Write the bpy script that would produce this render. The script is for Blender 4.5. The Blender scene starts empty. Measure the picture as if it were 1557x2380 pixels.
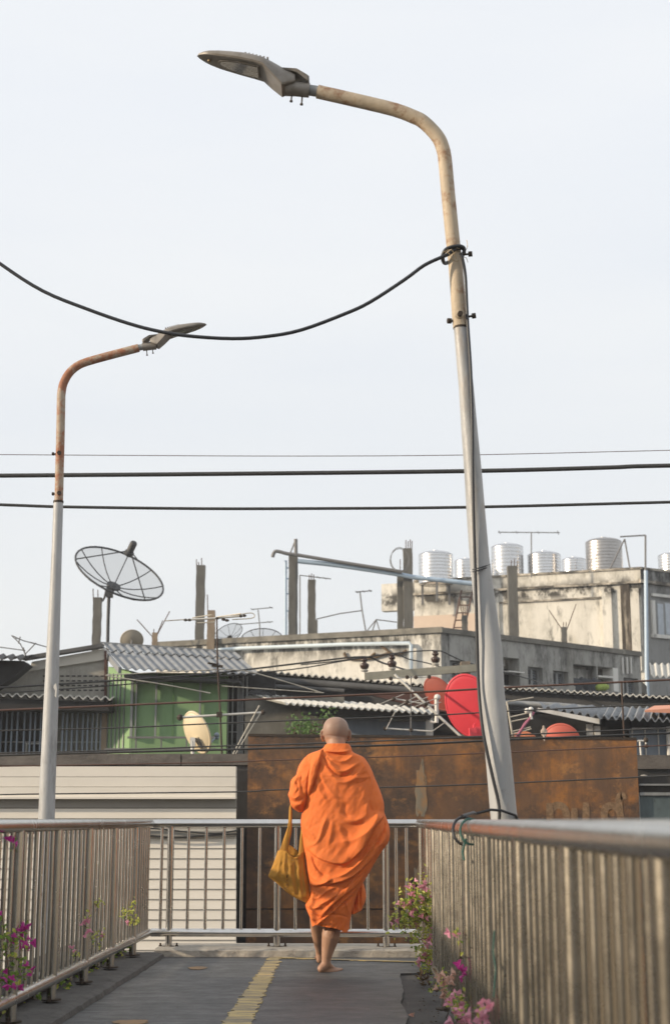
import bpy, bmesh, math, random
from mathutils import Vector, Matrix, noise
random.seed(7)
R = math.radians
sc = bpy.context.scene
col = sc.collection
# ---------------------------------------------------------------- camera, sky, sun, exposure
F = 3380.0; TH = R(11.93); CZ = 0.99
cth, sth = math.cos(TH), math.sin(TH)
cam = bpy.data.cameras.new('camera'); cam_o = bpy.data.objects.new('camera', cam); col.objects.link(cam_o)
cam_o.location = (0, 0, CZ); cam_o.rotation_euler = (R(90) + TH, 0, 0)
cam.sensor_fit = 'VERTICAL'; cam.sensor_height = 36; cam.lens = 36 * F / 2380
cam.clip_end = 3000; cam.clip_start = 0.05
cam.dof.use_dof = True; cam.dof.focus_distance = 9.9; cam.dof.aperture_fstop = 4.0
sc.camera = cam_o
SUN_EL = 17.0; SUN_AZ = 105.0            # degrees left of the viewing direction
sdir = Vector((-math.sin(R(SUN_AZ)) * math.cos(R(SUN_EL)), math.cos(R(SUN_AZ)) * math.cos(R(SUN_EL)), math.sin(R(SUN_EL))))
sun = bpy.data.lights.new('sun', 'SUN'); sun.energy = 5.0; sun.angle = R(1.5); sun.color = (1.0, 0.83, 0.62)
sun_o = bpy.data.objects.new('sun', sun); col.objects.link(sun_o)
sun_o.rotation_euler = (-sdir).to_track_quat('-Z', 'Y').to_euler(); sun_o.location = (-20, -10, 20)
w = bpy.data.worlds.new("World"); sc.world = w; w.use_nodes = True
nt = w.node_tree; N = nt.nodes; L = nt.links
bg = N['Background']; bg.inputs['Strength'].default_value = 0.105
sky = N.new('ShaderNodeTexSky'); sky.sky_type = 'NISHITA'; sky.sun_disc = False
sky.sun_elevation = R(SUN_EL); sky.sun_rotation = R(-SUN_AZ); sky.dust_density = 4.0; sky.air_density = 1.0; sky.ozone_density = 1.0
hs = N.new('ShaderNodeHueSaturation'); hs.inputs['Saturation'].default_value = 0.3; hs.inputs['Value'].default_value = 1.0
L.new(sky.outputs[0], hs.inputs['Color'])
tcw = N.new('ShaderNodeTexCoord'); mpw = N.new('ShaderNodeMapping'); mpw.inputs['Scale'].default_value = (1.2, 1.2, 5)
cln = N.new('ShaderNodeTexNoise'); cln.inputs['Scale'].default_value = 1.6; cln.inputs['Detail'].default_value = 5
crw = N.new('ShaderNodeValToRGB'); crw.color_ramp.elements[0].position = .35; crw.color_ramp.elements[1].position = .75
crw.color_ramp.elements[0].color = (9.1, 9.55, 10.1, 1); crw.color_ramp.elements[1].color = (9.95, 10.2, 10.35, 1)
L.new(tcw.outputs['Generated'], mpw.inputs[0]); L.new(mpw.outputs[0], cln.inputs[0]); L.new(cln.outputs[0], crw.inputs[0])
sxw = N.new('ShaderNodeSeparateXYZ'); L.new(tcw.outputs['Generated'], sxw.inputs[0])
hz = N.new('ShaderNodeValToRGB'); L.new(sxw.outputs[2], hz.inputs[0])      # milky overcast, a little creamier at the horizon
hz.color_ramp.elements[0].position = .0; hz.color_ramp.elements[0].color = (.93, .925, .90, 1)
hz.color_ramp.elements[1].position = .45; hz.color_ramp.elements[1].color = (.99, .99, 1.0, 1)
mlt = N.new('ShaderNodeMix'); mlt.data_type = 'RGBA'; mlt.blend_type = 'MULTIPLY'; mlt.inputs[0].default_value = 1
L.new(crw.outputs[0], mlt.inputs[6]); L.new(hz.outputs[0], mlt.inputs[7])
mxw = N.new('ShaderNodeMix'); mxw.data_type = 'RGBA'; mxw.inputs[0].default_value = 0.85
L.new(hs.outputs[0], mxw.inputs[6]); L.new(mlt.outputs[2], mxw.inputs[7]); L.new(mxw.outputs[2], bg.inputs['Color'])
sc.view_settings.view_transform = 'Standard'; sc.view_settings.look = 'None'; sc.view_settings.exposure = 0.0; sc.view_settings.gamma = 1
sc.view_settings.use_curve_mapping = False
sc.cycles.max_bounces = 8

# ---------------------------------------------------------------- picture point -> place (the photo measured at 1557 x 2380)
def ray(px, py):
    u = (px - 778.5) / F; v = (1190 - py) / F
    return u, cth - v * sth, sth + v * cth
def at(px, py, Y):
    u, f, z = ray(px, py); t = Y / f
    return Vector((t * u, Y, CZ + t * z))
def atz(px, py, z0):
    u, f, z = ray(px, py); t = (z0 - CZ) / z
    return Vector((t * u, t * f, z0))
def mpp(px, py, Y):                      # metres per pixel there
    u, f, z = ray(px, py); return Y / f / F
class VP:
    """upright plane through two plan points"""
    def __init__(s, A, B):
        s.A = Vector((A[0], A[1])); s.B = Vector((B[0], B[1])); s.d = (s.B - s.A).normalized()
        n = Vector((s.d.y, -s.d.x)); s.n = n if n.dot(-s.A) > 0 else -n
    def p(s, px, py, off=0.0):
        u, f, z = ray(px, py); t = (off + s.A.dot(s.n)) / (u * s.n.x + f * s.n.y)
        return Vector((t * u, t * f, CZ + t * z))
    def sz(s, px, py):
        q = s.p(px, py); return (Vector((q.x, q.y)) - s.A).dot(s.d), q.z
    def w(s, a, z, off=0.0):
        q = s.A + s.d * a + s.n * off; return Vector((q.x, q.y, z))
    def box(s, mb, x0, y0, x1, y1, o0, o1):
        xc, yc = (x0 + x1) / 2, (y0 + y1) / 2
        a = s.sz(x0, yc)[0]; b = s.sz(x1, yc)[0]; z0 = s.sz(xc, y1)[1]; z1 = s.sz(xc, y0)[1]
        mb.hexa([s.w(a, z0, o0), s.w(b, z0, o0), s.w(b, z0, o1), s.w(a, z0, o1)], [s.w(a, z1, o0), s.w(b, z1, o0), s.w(b, z1, o1), s.w(a, z1, o1)])
def front(Y): return VP((-1, Y), (1, Y))

# ---------------------------------------------------------------- mesh collector
class MB:
    def __init__(s): s.v = []; s.f = []
    def add(s, vs, fs):
        o = len(s.v); s.v += [Vector(q) for q in vs]; s.f += [tuple(o + i for i in f) for f in fs]; return s
    def hexa(s, b, t):
        return s.add(list(b) + list(t), [(3, 2, 1, 0), (4, 5, 6, 7), (0, 1, 5, 4), (1, 2, 6, 5), (2, 3, 7, 6), (3, 0, 4, 7)])
    def box(s, p, q):
        x0, y0, z0 = p; x1, y1, z1 = q
        return s.hexa([(x0, y0, z0), (x1, y0, z0), (x1, y1, z0), (x0, y1, z0)], [(x0, y0, z1), (x1, y0, z1), (x1, y1, z1), (x0, y1, z1)])
    def bar(s, p, q, wx, wy=None, up=(0, 0, 1)):
        p, q = Vector(p), Vector(q); wy = wy or wx; d = (q - p).normalized(); u = Vector(up)
        if abs(d.dot(u)) > .95: u = Vector((0, 1, 0))
        a = d.cross(u).normalized(); b = a.cross(d).normalized(); a *= wx / 2; b *= wy / 2
        return s.hexa([p - a - b, p + a - b, p + a + b, p - a + b], [q - a - b, q + a - b, q + a + b, q - a + b])
    def tube(s, pts, r, n=8, cap=True):
        pts = [Vector(q) for q in pts]; m = len(pts); rs = r if isinstance(r, (list, tuple)) else [r] * m
        up = None; rings = []
        for i, q in enumerate(pts):
            d = (pts[min(i + 1, m - 1)] - pts[max(i - 1, 0)]).normalized()
            if up is None:
                up = Vector((0, 0, 1)) if abs(d.z) < .9 else Vector((1, 0, 0))
            a = d.cross(up).normalized(); b = a.cross(d).normalized(); up = b
            rings.append([q + (a * math.cos(2 * math.pi * k / n) + b * math.sin(2 * math.pi * k / n)) * rs[i] for k in range(n)])
        return s.loft(rings, cap)
    def loft(s, rings, cap=True, closed=True):
        o = len(s.v); n = len(rings[0])
        for r_ in rings: s.v += [Vector(q) for q in r_]
        for i in range(len(rings) - 1):
            for k in range(n if closed else n - 1):
                k2 = (k + 1) % n
                s.f.append((o + i * n + k, o + i * n + k2, o + (i + 1) * n + k2, o + (i + 1) * n + k))
        if cap:
            s.f.append(tuple(o + k for k in reversed(range(n)))); s.f.append(tuple(o + (len(rings) - 1) * n + k for k in range(n)))
        return s
    def lathe(s, c, prof, n=24, ax=None):
        c = Vector(c); M = Matrix.Identity(3)
        if ax is not None: M = Vector((0, 0, 1)).rotation_difference(Vector(ax).normalized()).to_matrix()
        rings = [[c + M @ Vector((r * math.cos(2 * math.pi * k / n), r * math.sin(2 * math.pi * k / n), z)) for k in range(n)] for r, z in prof]
        return s.loft(rings, True)
    def ball(s, c, r, n=12, sq=(1, 1, 1)):
        c = Vector(c); m = n // 2 + 1
        rings = [[c + Vector((r * sq[0] * math.sin(t) * math.cos(2 * math.pi * k / n), r * sq[1] * math.sin(t) * math.sin(2 * math.pi * k / n), -r * sq[2] * math.cos(t))) for k in range(n)]
                 for t in [math.pi * (i + .05) / (m - 1 + .1) for i in range(m)]]
        return s.loft(rings, True)
    def prism(s, poly, z0, z1):
        n = len(poly); o = len(s.v)
        s.v += [Vector((x, y, z0)) for x, y in poly] + [Vector((x, y, z1)) for x, y in poly]
        s.f += [tuple(o + i for i in reversed(range(n))), tuple(o + n + i for i in range(n))]
        s.f += [(o + i, o + (i + 1) % n, o + n + (i + 1) % n, o + n + i) for i in range(n)]
        return s
    def slab(s, outline, nrm):              # flat outline given thickness vector
        n = len(outline); o = len(s.v); nrm = Vector(nrm)
        s.v += [Vector(q) for q in outline] + [Vector(q) + nrm for q in outline]
        s.f += [tuple(o + i for i in reversed(range(n))), tuple(o + n + i for i in range(n))]
        s.f += [(o + i, o + (i + 1) % n, o + n + (i + 1) % n, o + n + i) for i in range(n)]
        return s
    def grid(s, g, th):                      # grid of points -> sheet with thickness vector
        th = Vector(th); R_, C_ = len(g), len(g[0]); o = len(s.v)
        for k in (0, 1):
            for row in g: s.v += [Vector(q) + th * k for q in row]
        I = lambda k, i, j: o + k * R_ * C_ + i * C_ + j
        for i in range(R_ - 1):
            for j in range(C_ - 1):
                s.f.append((I(0, i, j), I(0, i + 1, j), I(0, i + 1, j + 1), I(0, i, j + 1)))
                s.f.append((I(1, i, j), I(1, i, j + 1), I(1, i + 1, j + 1), I(1, i + 1, j)))
        for j in range(C_ - 1):
            s.f.append((I(0, 0, j), I(0, 0, j + 1), I(1, 0, j + 1), I(1, 0, j))); s.f.append((I(0, R_ - 1, j + 1), I(0, R_ - 1, j), I(1, R_ - 1, j), I(1, R_ - 1, j + 1)))
        for i in range(R_ - 1):
            s.f.append((I(0, i + 1, 0), I(0, i, 0), I(1, i, 0), I(1, i + 1, 0))); s.f.append((I(0, i, C_ - 1), I(0, i + 1, C_ - 1), I(1, i + 1, C_ - 1), I(1, i, C_ - 1)))
        return s
    def corr(s, a, b, c, d, n, amp, th=.012, rows=6, per=6):
        """corrugated sheet: a-b the near edge, d-c the far edge, waves counted along a-b"""
        a, b, c, d = map(Vector, (a, b, c, d)); nr = (b - a).cross(d - a).normalized()
        if nr.z < 0: nr = -nr
        g = []
        for i in range(rows + 1):
            t = i / rows; row = []
            for j in range(n * per + 1):
                q = j / (n * per); P_ = (a.lerp(b, q)).lerp(d.lerp(c, q), t)
                row.append(P_ + nr * amp * math.cos(2 * math.pi * j / per))
            g.append(row)
        return s.grid(g, nr * th)
    def build(s, name, mat, parent=None, smooth=False):
        me = bpy.data.meshes.new(name)
        if parent is not None: off = Vector(parent.location); p_ = parent.parent
        else:
            xs = [q.x for q in s.v]; ys = [q.y for q in s.v]; zs = [q.z for q in s.v]
            off = Vector(((min(xs) + max(xs)) / 2, (min(ys) + max(ys)) / 2, min(zs))); p_ = None
        while p_ is not None: off = off + Vector(p_.location); p_ = p_.parent
        me.from_pydata([q - off for q in s.v], [], s.f); me.update()
        bm = bmesh.new(); bm.from_mesh(me); bmesh.ops.recalc_face_normals(bm, faces=bm.faces); bm.to_mesh(me); bm.free()
        if smooth:
            me.polygons.foreach_set('use_smooth', [True] * len(me.polygons))
            try: me.set_sharp_from_angle(angle=R(66 if smooth is True else smooth))
            except Exception: pass
        o = bpy.data.objects.new(name, me); col.objects.link(o); me.materials.append(mat)
        if parent is not None: o.parent = parent
        else: o.location = off
        return o
def tag(o, label=None, cat=None, group=None, kind=None):
    if label: o['label'] = label
    if cat: o['category'] = cat
    if group: o['group'] = group
    if kind: o['kind'] = kind
    return o
def empty(name, loc, label, cat, group=None):
    o = bpy.data.objects.new(name, None); col.objects.link(o); o.location = loc; o.empty_display_size = .1
    return tag(o, label, cat, group)

# ---------------------------------------------------------------- materials
def lin(c):
    return tuple(((x / 255) / 12.92 if x / 255 <= .04045 else ((x / 255 + .055) / 1.055) ** 2.4) for x in c) + (1,)
def mat(name, c, rough=.7, metal=0, var=0.0, vs=4, vstr=(1, 1, 1), stains=(), bump=0, bs=40, bstr=(1, 1, 1), rvar=0, trans=0, alpha=1, coat=0, spec=None, aniso=0):
    """c is the linear base colour; stains = (colour, lo, hi, scale, stretch, zrange or None, strength)"""
    m = bpy.data.materials.new(name); m.use_nodes = True; n = m.node_tree.nodes; l = m.node_tree.links
    b = n['Principled BSDF']; b.inputs['Roughness'].default_value = rough; b.inputs['Metallic'].default_value = metal
    if coat: b.inputs['Coat Weight'].default_value = coat
    if spec is not None: b.inputs['Specular IOR Level'].default_value = spec
    c = tuple(c) + ((1,) if len(c) == 3 else ())
    geo = n.new('ShaderNodeNewGeometry')
    def nz(scale, st, det=5, seed=0):
        mp = n.new('ShaderNodeMapping'); mp.inputs['Scale'].default_value = st; seed = seed or 0; mp.inputs['Location'].default_value = (seed * 3.7, seed * 1.3, seed * 7.1)
        t = n.new('ShaderNodeTexNoise'); t.inputs['Scale'].default_value = scale; t.inputs['Detail'].default_value = det; t.inputs['Roughness'].default_value = .62 if not seed else .74
        l.new(geo.outputs['Position'], mp.inputs[0]); l.new(mp.outputs[0], t.inputs[0]); return t.outputs[0]
    rgb = n.new('ShaderNodeRGB'); rgb.outputs[0].default_value = c; cur = rgb.outputs[0]
    if var:
        r = n.new('ShaderNodeMapRange'); r.inputs[1].default_value = .3; r.inputs[2].default_value = .7; r.inputs[3].default_value = 1 - var; r.inputs[4].default_value = 1 + var
        l.new(nz(vs, vstr), r.inputs[0]); x = n.new('ShaderNodeVectorMath'); x.operation = 'SCALE'; l.new(cur, x.inputs[0]); l.new(r.outputs[0], x.inputs['Scale']); cur = x.outputs[0]
    for i, st in enumerate(stains):
        sc_, lo, hi, s_, str_, zr, k = st
        r = n.new('ShaderNodeMapRange'); r.inputs[1].default_value = lo; r.inputs[2].default_value = hi; r.inputs[3].default_value = 0; r.inputs[4].default_value = k
        l.new(nz(s_, str_, 9, i + 1), r.inputs[0]); fac = r.outputs[0]
        if zr and zr[0] == 'band':
            sx = n.new('ShaderNodeSeparateXYZ'); l.new(geo.outputs['Position'], sx.inputs[0])
            m1 = n.new('ShaderNodeMath'); m1.operation = 'SUBTRACT'; l.new(sx.outputs[2], m1.inputs[0]); m1.inputs[1].default_value = zr[1]
            m2 = n.new('ShaderNodeMath'); m2.operation = 'ABSOLUTE'; l.new(m1.outputs[0], m2.inputs[0])
            r2 = n.new('ShaderNodeMapRange'); r2.inputs[1].default_value = zr[2] * .3; r2.inputs[2].default_value = zr[2]; r2.inputs[3].default_value = 1; r2.inputs[4].default_value = 0; l.new(m2.outputs[0], r2.inputs[0])
            mm = n.new('ShaderNodeMath'); mm.operation = 'MULTIPLY'; l.new(fac, mm.inputs[0]); l.new(r2.outputs[0], mm.inputs[1]); fac = mm.outputs[0]
        elif zr:
            sx = n.new('ShaderNodeSeparateXYZ'); l.new(geo.outputs['Position'], sx.inputs[0])
            r2 = n.new('ShaderNodeMapRange'); r2.inputs[1].default_value = zr[0]; r2.inputs[2].default_value = zr[1]; l.new(sx.outputs[2], r2.inputs[0])
            mm = n.new('ShaderNodeMath'); mm.operation = 'MULTIPLY'; l.new(fac, mm.inputs[0]); l.new(r2.outputs[0], mm.inputs[1]); fac = mm.outputs[0]
        mx = n.new('ShaderNodeMix'); mx.data_type = 'RGBA'; l.new(fac, mx.inputs[0]); l.new(cur, mx.inputs[6]); mx.inputs[7].default_value = tuple(sc_) + (1,); cur = mx.outputs[2]
    l.new(cur, b.inputs['Base Color'])
    if rvar:
        r = n.new('ShaderNodeMapRange'); r.inputs[1].default_value = .3; r.inputs[2].default_value = .7; r.inputs[3].default_value = max(.02, rough - rvar); r.inputs[4].default_value = rough + rvar
        l.new(nz(6, (1, 1, 1), 5, 9), r.inputs[0]); l.new(r.outputs[0], b.inputs['Roughness'])
    if bump:
        bp = n.new('ShaderNodeBump'); bp.inputs['Strength'].default_value = bump; bp.inputs['Distance'].default_value = .02
        l.new(nz(bs, bstr, 4, 5), bp.inputs['Height']); l.new(bp.outputs[0], b.inputs['Normal'])
    if aniso:
        b.inputs['Anisotropic'].default_value = aniso; tg = n.new('ShaderNodeTangent'); tg.direction_type = 'RADIAL'; tg.axis = 'Z'; l.new(tg.outputs[0], b.inputs['Tangent'])
    if trans:
        tr = n.new('ShaderNodeBsdfTranslucent'); l.new(cur, tr.inputs[0]); ms = n.new('ShaderNodeMixShader'); ms.inputs[0].default_value = trans
        l.new(b.outputs[0], ms.inputs[1]); l.new(tr.outputs[0], ms.inputs[2]); l.new(ms.outputs[0], n['Material Output'].inputs[0])
    if alpha < 1:
        tp = n.new('ShaderNodeBsdfTransparent'); ms = n.new('ShaderNodeMixShader'); ms.inputs[0].default_value = alpha
        l.new(tp.outputs[0], ms.inputs[1]); l.new(b.outputs[0], ms.inputs[2]); l.new(ms.outputs[0], n['Material Output'].inputs[0])
    return m
V1 = (1, 1, .12)      # vertical streaks
BLK = (.018, .018, .016)
m_steel = mat('stainless', (.60, .58, .55), .16, 1, .08, 9, (1, 1, .3), [((.30, .24, .17), .60, .74, 14, (1, 1, .5), None, .35)], rvar=.05, bump=.02, bs=60)
m_steel2 = mat('stainless_old', (.50, .485, .45), .24, 1, .12, 12, (1, 1, .15), [((.26, .20, .13), .55, .75, 18, (1, 1, .2), None, .4)], rvar=.05, bump=.02, bs=60)
m_bar = mat('brushed_baluster', (.45, .405, .335), .275, 1, .12, 12, (1, 1, .15), [((.28, .21, .13), .56, .76, 18, (1, 1, .2), None, .45)], rvar=.06, bump=.02, bs=60)
m_deck = mat('deck_coating', (.060, .061, .060), .55, 0, .28, 2.2, (1, 3.5, 1), [((.15, .15, .145), .52, .66, 3, (.6, 9, 1), None, .6), ((.028, .029, .03), .50, .62, 2.2, (.7, 5, 1), None, .75), ((.13, .12, .10), .62, .7, 1.3, (1, 2, 1), None, .5)], bump=.35, bs=24, bstr=(1, 5, 1), rvar=.12)
m_deck2 = mat('deck_slab', (.05, .046, .042), .75, 0, .3, 5, (1, 1, 1), [((.10, .085, .07), .55, .7, 9, (1, 1, 1), None, .6)], bump=.5, bs=40)
m_kerb = mat('kerb_cement', (.36, .33, .28), .85, 0, .15, 9, (1, 1, 1), [((.12, .11, .10), .52, .66, 12, (.6, 1, 2), None, .8)], bump=.6, bs=30)
m_kerbd = mat('kerb_dirty', (.085, .08, .073), .85, 0, .3, 8, (1, 1, 1), [((.04, .036, .03), .5, .65, 10, (1, 1, 1), None, .7)], bump=.6, bs=25)
m_yel = mat('yellow_paint', (.50, .37, .13), .6, 0, .2, 8, (1, 3, 1), [((.09, .088, .082), .47, .52, 3, (1, 9, 1), None, .85), ((.10, .098, .09), .55, .60, 9, (1, 9, 1), None, .8), ((.34, .25, .11), .45, .6, 20, (1, 4, 1), None, .4)], bump=.2, bs=40)
m_orpaint = mat('ochre_patch', (.30, .17, .06), .7, 0, .2, 20, (1, 3, 1), [((.08, .078, .072), .45, .6, 16, (1, 4, 1), None, .8)])
m_pole = mat('pole_paint', (.36, .365, .365), .5, 0, .14, 10, (1, 1, .25), [((.30, .22, .14), .57, .70, 7, (1, 1, .3), None, .6), ((.22, .22, .215), .54, .62, 5, (1, 1, .2), None, .7), ((.09, .085, .08), .63, .69, 18, (1, 1, .4), None, .8)], bump=.12, bs=50, bstr=(1, 1, .4), rvar=.1)
m_arm = mat('arm_rusty_paint', (.42, .34, .24), .6, 0, .14, 12, (1, 1, .5), [((.22, .10, .04), .50, .62, 9, (1, 1, 1), None, .85), ((.10, .06, .035), .6, .7, 16, (1, 1, 1), None, .7)], bump=.2, bs=50)
m_armr = mat('arm_heavy_rust', (.34, .27, .20), .65, 0, .14, 12, (1, 1, .5), [((.26, .085, .03), .43, .53, 6, (1, 1, 1), None, .9), ((.12, .06, .035), .58, .7, 14, (1, 1, 1), None, .7)], bump=.2, bs=50)
m_lampm = mat('lamp_grey', (.21, .19, .165), .45, .1, .12, 8, (1, 1, 1), [((.11, .09, .065), .5, .65, 14, (1, 1, 1), None, .5)], rvar=.08)
m_glass = mat('lamp_glass', (.10, .095, .085), .08, 0, .35, 16, (1, 1, 1), coat=1)
m_rub = mat('black_rubber', (.017, .019, .023), .45, 0, .2, 12)
m_rub2 = mat('faded_rubber', (.032, .031, .029), .55, 0, .2, 6)
m_brw = mat('brown_wire', (.085, .04, .026), .6, 0, .2, 10)
m_blt = mat('rusty_bolt', (.05, .036, .025), .7, .4, .3, 30)
m_wire = mat('tie_wire', (.26, .19, .10), .5, .4, .2, 30)
m_green = mat('green_cord', (.012, .075, .06), .6)
m_robe = mat('robe_cloth', (.76, .172, .030), .82, 0, .06, 6, (1, 1, 1), [((.82, .24, .06), .5, .75, 5, (1, 1, .5), None, .5), ((.66, .115, .016), .5, .7, 9, (1, 1, .4), None, .3)], bump=.12, bs=220, trans=.12)
m_bag = mat('ochre_cloth', (.42, .20, .025), .85, 0, .10, 7, (1, 1, .4), bump=.25, bs=60, bstr=(1, 1, .3), trans=.05)
m_skin = mat('skin', (.36, .20, .125), .55, 0, .08, 14, (1, 1, 1), [((.27, .178, .132), -.5, .1, 5, (1, 1, 1), (1.525, 1.545), .85), ((.20, .105, .065), .55, .7, 25, (1, 1, 1), None, .35)], bump=.08, bs=90)
m_head = m_skin
m_sid = mat('cream_siding', (.76, .71, .62), .55, 0, .05, 3, (.4, 1, 1), [((.40, .34, .25), .60, .75, 4, (.3, 1, 3), None, .5)], bump=.04, bs=12)
m_sidg = mat('shade_and_strip_grey', (.30, .285, .25), .6, 0, .1, 4, (.4, 1, 1), [((.06, .05, .04), .64, .72, 2.2, (1, 1, 1), None, .8)])  # grey for the painted shadow band and the strip below it
m_seam = mat('dark_seam', (.10, .075, .05), .8)
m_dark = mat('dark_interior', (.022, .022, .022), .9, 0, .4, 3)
m_black = mat('black_fill', (.02, .018, .016), .7, 0, .5, 6, (1, 1, .3))
def rust(nm, gain=1):
    return mat(nm, (.14 * gain, .070 * gain, .031 * gain), .6, 0, .35, 1.6, (1, 1, .8),
        [((.34 * gain, .135 * gain, .026 * gain), .46, .60, 1.3, (1, 1, 1), None, .9), ((.038, .026, .018), .47, .60, 1.0, (1, 1, 1.2), None, .92), ((.05, .033, .022), .50, .60, .45, (1, 1, .6), None, .55), ((.06, .036, .022), .50, .66, 3.5, (1.5, 1.5, .12), None, .6),
         ((.42 * gain, .19 * gain, .05 * gain), .56, .66, 3.0, (1, 1, 1.3), None, .7), ((.12, .055, .022), .5, .7, 22, (1, 1, 1), None, .4), ((.24, .21, .17), .66, .70, 2.4, (1.5, 1.5, .22), None, .7)], bump=.15, bs=40)
m_rust = rust('rusty_sheet'); m_rustd = rust('rusty_sheet_low', .75)
m_graf = mat('faded_paint', (.22, .135, .07), .8, 0, .35, 20, (1, 1, 1), [((.12, .06, .025), .5, .6, 20, (1, 1, 1), None, .7)])
m_teal = mat('teal_panel', (.085, .115, .12), .6, 0, .3, 6, (1, 1, .5), [((.02, .022, .024), .55, .7, 9, (1, 1, .6), None, .8)])
m_block = mat('grey_blocks', (.30, .285, .25), .9, 0, .2, 4, (1, 1, 1), [((.07, .065, .055), .5, .7, 3, V1, None, .6), ((.33, .31, .27), .6, .7, 6, V1, None, .5)], bump=.3, bs=10)
m_beam = mat('old_concrete_beam', (.13, .115, .10), .9, 0, .3, 9, (.4, 1, 1), [((.05, .045, .04), .52, .66, 5, (.3, 1, 1), None, .6)], bump=.5, bs=20)
def oldwall(nm, c, z1, z0, k=.9, dk=BLK, bands=()):
    return mat(nm, c, .9, 0, .14, 1.5, V1, [((c[0] * .7, c[1] * .67, c[2] * .60), .5, .68, 1.3, (1, 1, .25), None, .7),
        ((c[0] * .6, c[1] * .6, c[2] * .58), .50, .64, 2.2, (1, 1, .6), None, .55), (dk, .48, .62, 2.6, (1, 1, .45), (z0, z1), k), (dk, .42, .56, 4.5, (1, 1, .4), ('band', z1 - .05, .5), .85), (dk, .54, .66, 2.8, (1, 1, .32), None, .7)] + [(dk, .43, .54, 2.8, (1, 1, .7), ('band', bz, bw), .95) for bz, bw in bands] + [((min(1, c[0] * 1.25),) * 3, .62, .7, 4, (1, 1, .6), None, .4)], bump=.2, bs=6)
m_greyroof = mat('fibre_cement_roof', (.20, .21, .22), .8, 0, .16, 3, (1, 1, 1), [((.12, .12, .12), .56, .7, 6, (1, 1, 1), None, .5)], bump=.1, bs=20)
m_whiteroof = mat('pale_roof', (.50, .49, .45), .8, 0, .1, 4, (1, 1, 1), [((.22, .20, .17), .60, .72, 7, (1, 1, 1), None, .6)])
m_darkroof = mat('sooty_roof', (.075, .075, .075), .85, 0, .25, 2.5, (1, 1, 1), [((.16, .155, .145), .58, .72, 5, (1, 1, 1), None, .5)])
m_fasc = mat('dark_fascia', (.045, .045, .045), .8, 0, .3, 3, (.4, 1, 1), [((.12, .115, .11), .6, .75, 4, (.4, 1, 1), None, .6)])
m_maroon = mat('maroon_sheet', (.075, .03, .022), .8, 0, .25, 3)
m_greenw = mat('green_wall', (.21, .34, .16), .75, 0, .08, 3, V1, [((.14, .24, .10), .58, .72, 4, V1, None, .5)])
m_greend = mat('green_strip', (.12, .24, .08), .75, 0, .15, 5, V1)
m_gmet = mat('grey_metal', (.26, .265, .26), .55, .3, .2, 7, V1, [((.10, .08, .06), .55, .7, 8, V1, None, .6)])
m_bluem = mat('blue_grey_metal', (.22, .26, .31), .5, .3, .15, 7, V1)
m_white = mat('off_white_paint', (.66, .64, .59), .6, 0, .1, 4, V1, [((.35, .31, .25), .6, .75, 6, V1, None, .5)])
m_fascw = mat('cream_fascia', (.52, .49, .43), .7, 0, .06, 2)
m_conc = mat('bare_concrete', (.13, .125, .11), .92, 0, .22, 5, (1, 1, .4), [((.07, .065, .055), .54, .68, 7, (1, 1, .3), None, .7)], bump=.4, bs=14)
m_concw = mat('warm_concrete', (.26, .20, .14), .92, 0, .2, 6, (1, 1, .4))
m_rebar = mat('rebar', (.10, .055, .035), .8, .3, .2, 20)
m_pvc = mat('blue_pipe', (.40, .50, .60), .4, 0, .08, 3)
m_pvcw = mat('pale_pipe', (.58, .66, .70), .4, 0, .06, 3)
m_mesh = mat('dish_mesh', (.06, .065, .07), .6, 0, .1, 3, alpha=.27)
m_meshd = mat('dish_mesh_dark', (.05, .052, .056), .6, 0, .1, 3, alpha=.5)
m_drib = mat('dish_rib', (.035, .036, .038), .6)
m_red = mat('red_dish', (.62, .038, .055), .5, 0, .05, 3, [1, 1, 1])
m_redp = mat('red_bracket', (.75, .06, .08), .5)
m_redo = mat('faded_red_dish', (.30, .065, .042), .6, 0, .12, 4)
m_coral = mat('coral_dish', (.48, .10, .065), .55, 0, .08, 4)
m_orange = mat('orange_dish', (.50, .17, .08), .55, 0, .08, 4)
m_cream = mat('cream_dish', (.60, .50, .33), .5, 0, .06, 3)
m_beige = mat('beige_dish', (.32, .28, .22), .6, 0, .08, 3)
m_ant = mat('antenna_metal', (.50, .46, .38), .5, .3, .25, 8, (1, 1, 1), [((.14, .09, .05), .55, .66, 9, (1, 1, 1), None, .8)])
m_antw = mat('antenna_white', (.55, .53, .48), .5, .2, .1, 8)
m_mast = mat('rusty_mast', (.06, .038, .028), .75, .3, .3, 12)
m_far = mat('far_antenna', (.17, .165, .16), .7, .2)
m_tank = mat('tank_steel', (.66, .655, .65), .26, 1, .05, 2, rvar=.05)
m_tankm = mat('tank_matte', (.42, .40, .38), .34, 1, .12, 3, V1)
m_cer = mat('porcelain_brown', (.04, .02, .014), .25, 0, .2, 20)
m_cerw = mat('porcelain_white', (.65, .63, .58), .3)
m_pink = mat('pink_cable', (.32, .10, .16), .6)
m_beamg = mat('crossarm_galv', (.27, .26, .21), .7, .2, .2, 6)
m_pane = mat('window_pane', (.10, .12, .14), .15, 0, .2, 5, coat=.6)
m_louv = mat('louvre_glass', (.42, .46, .50), .3, 0, .15, 5)
m_grnd = mat('street_asphalt', (.06, .06, .058), .85, 0, .2, .6, bump=.3, bs=8)
m_leaf = mat('leaf', (.20, .30, .05), .55, 0, .35, 30, trans=.35)
m_leafy = mat('leaf_sunlit_yellow', (.52, .54, .12), .55, 0, .25, 30, trans=.35)  # brighter leaf copy, sunlight worked into its colour
m_bpink = mat('bract_pink', (.72, .34, .44), .6, 0, .3, 30, trans=.35)
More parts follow.
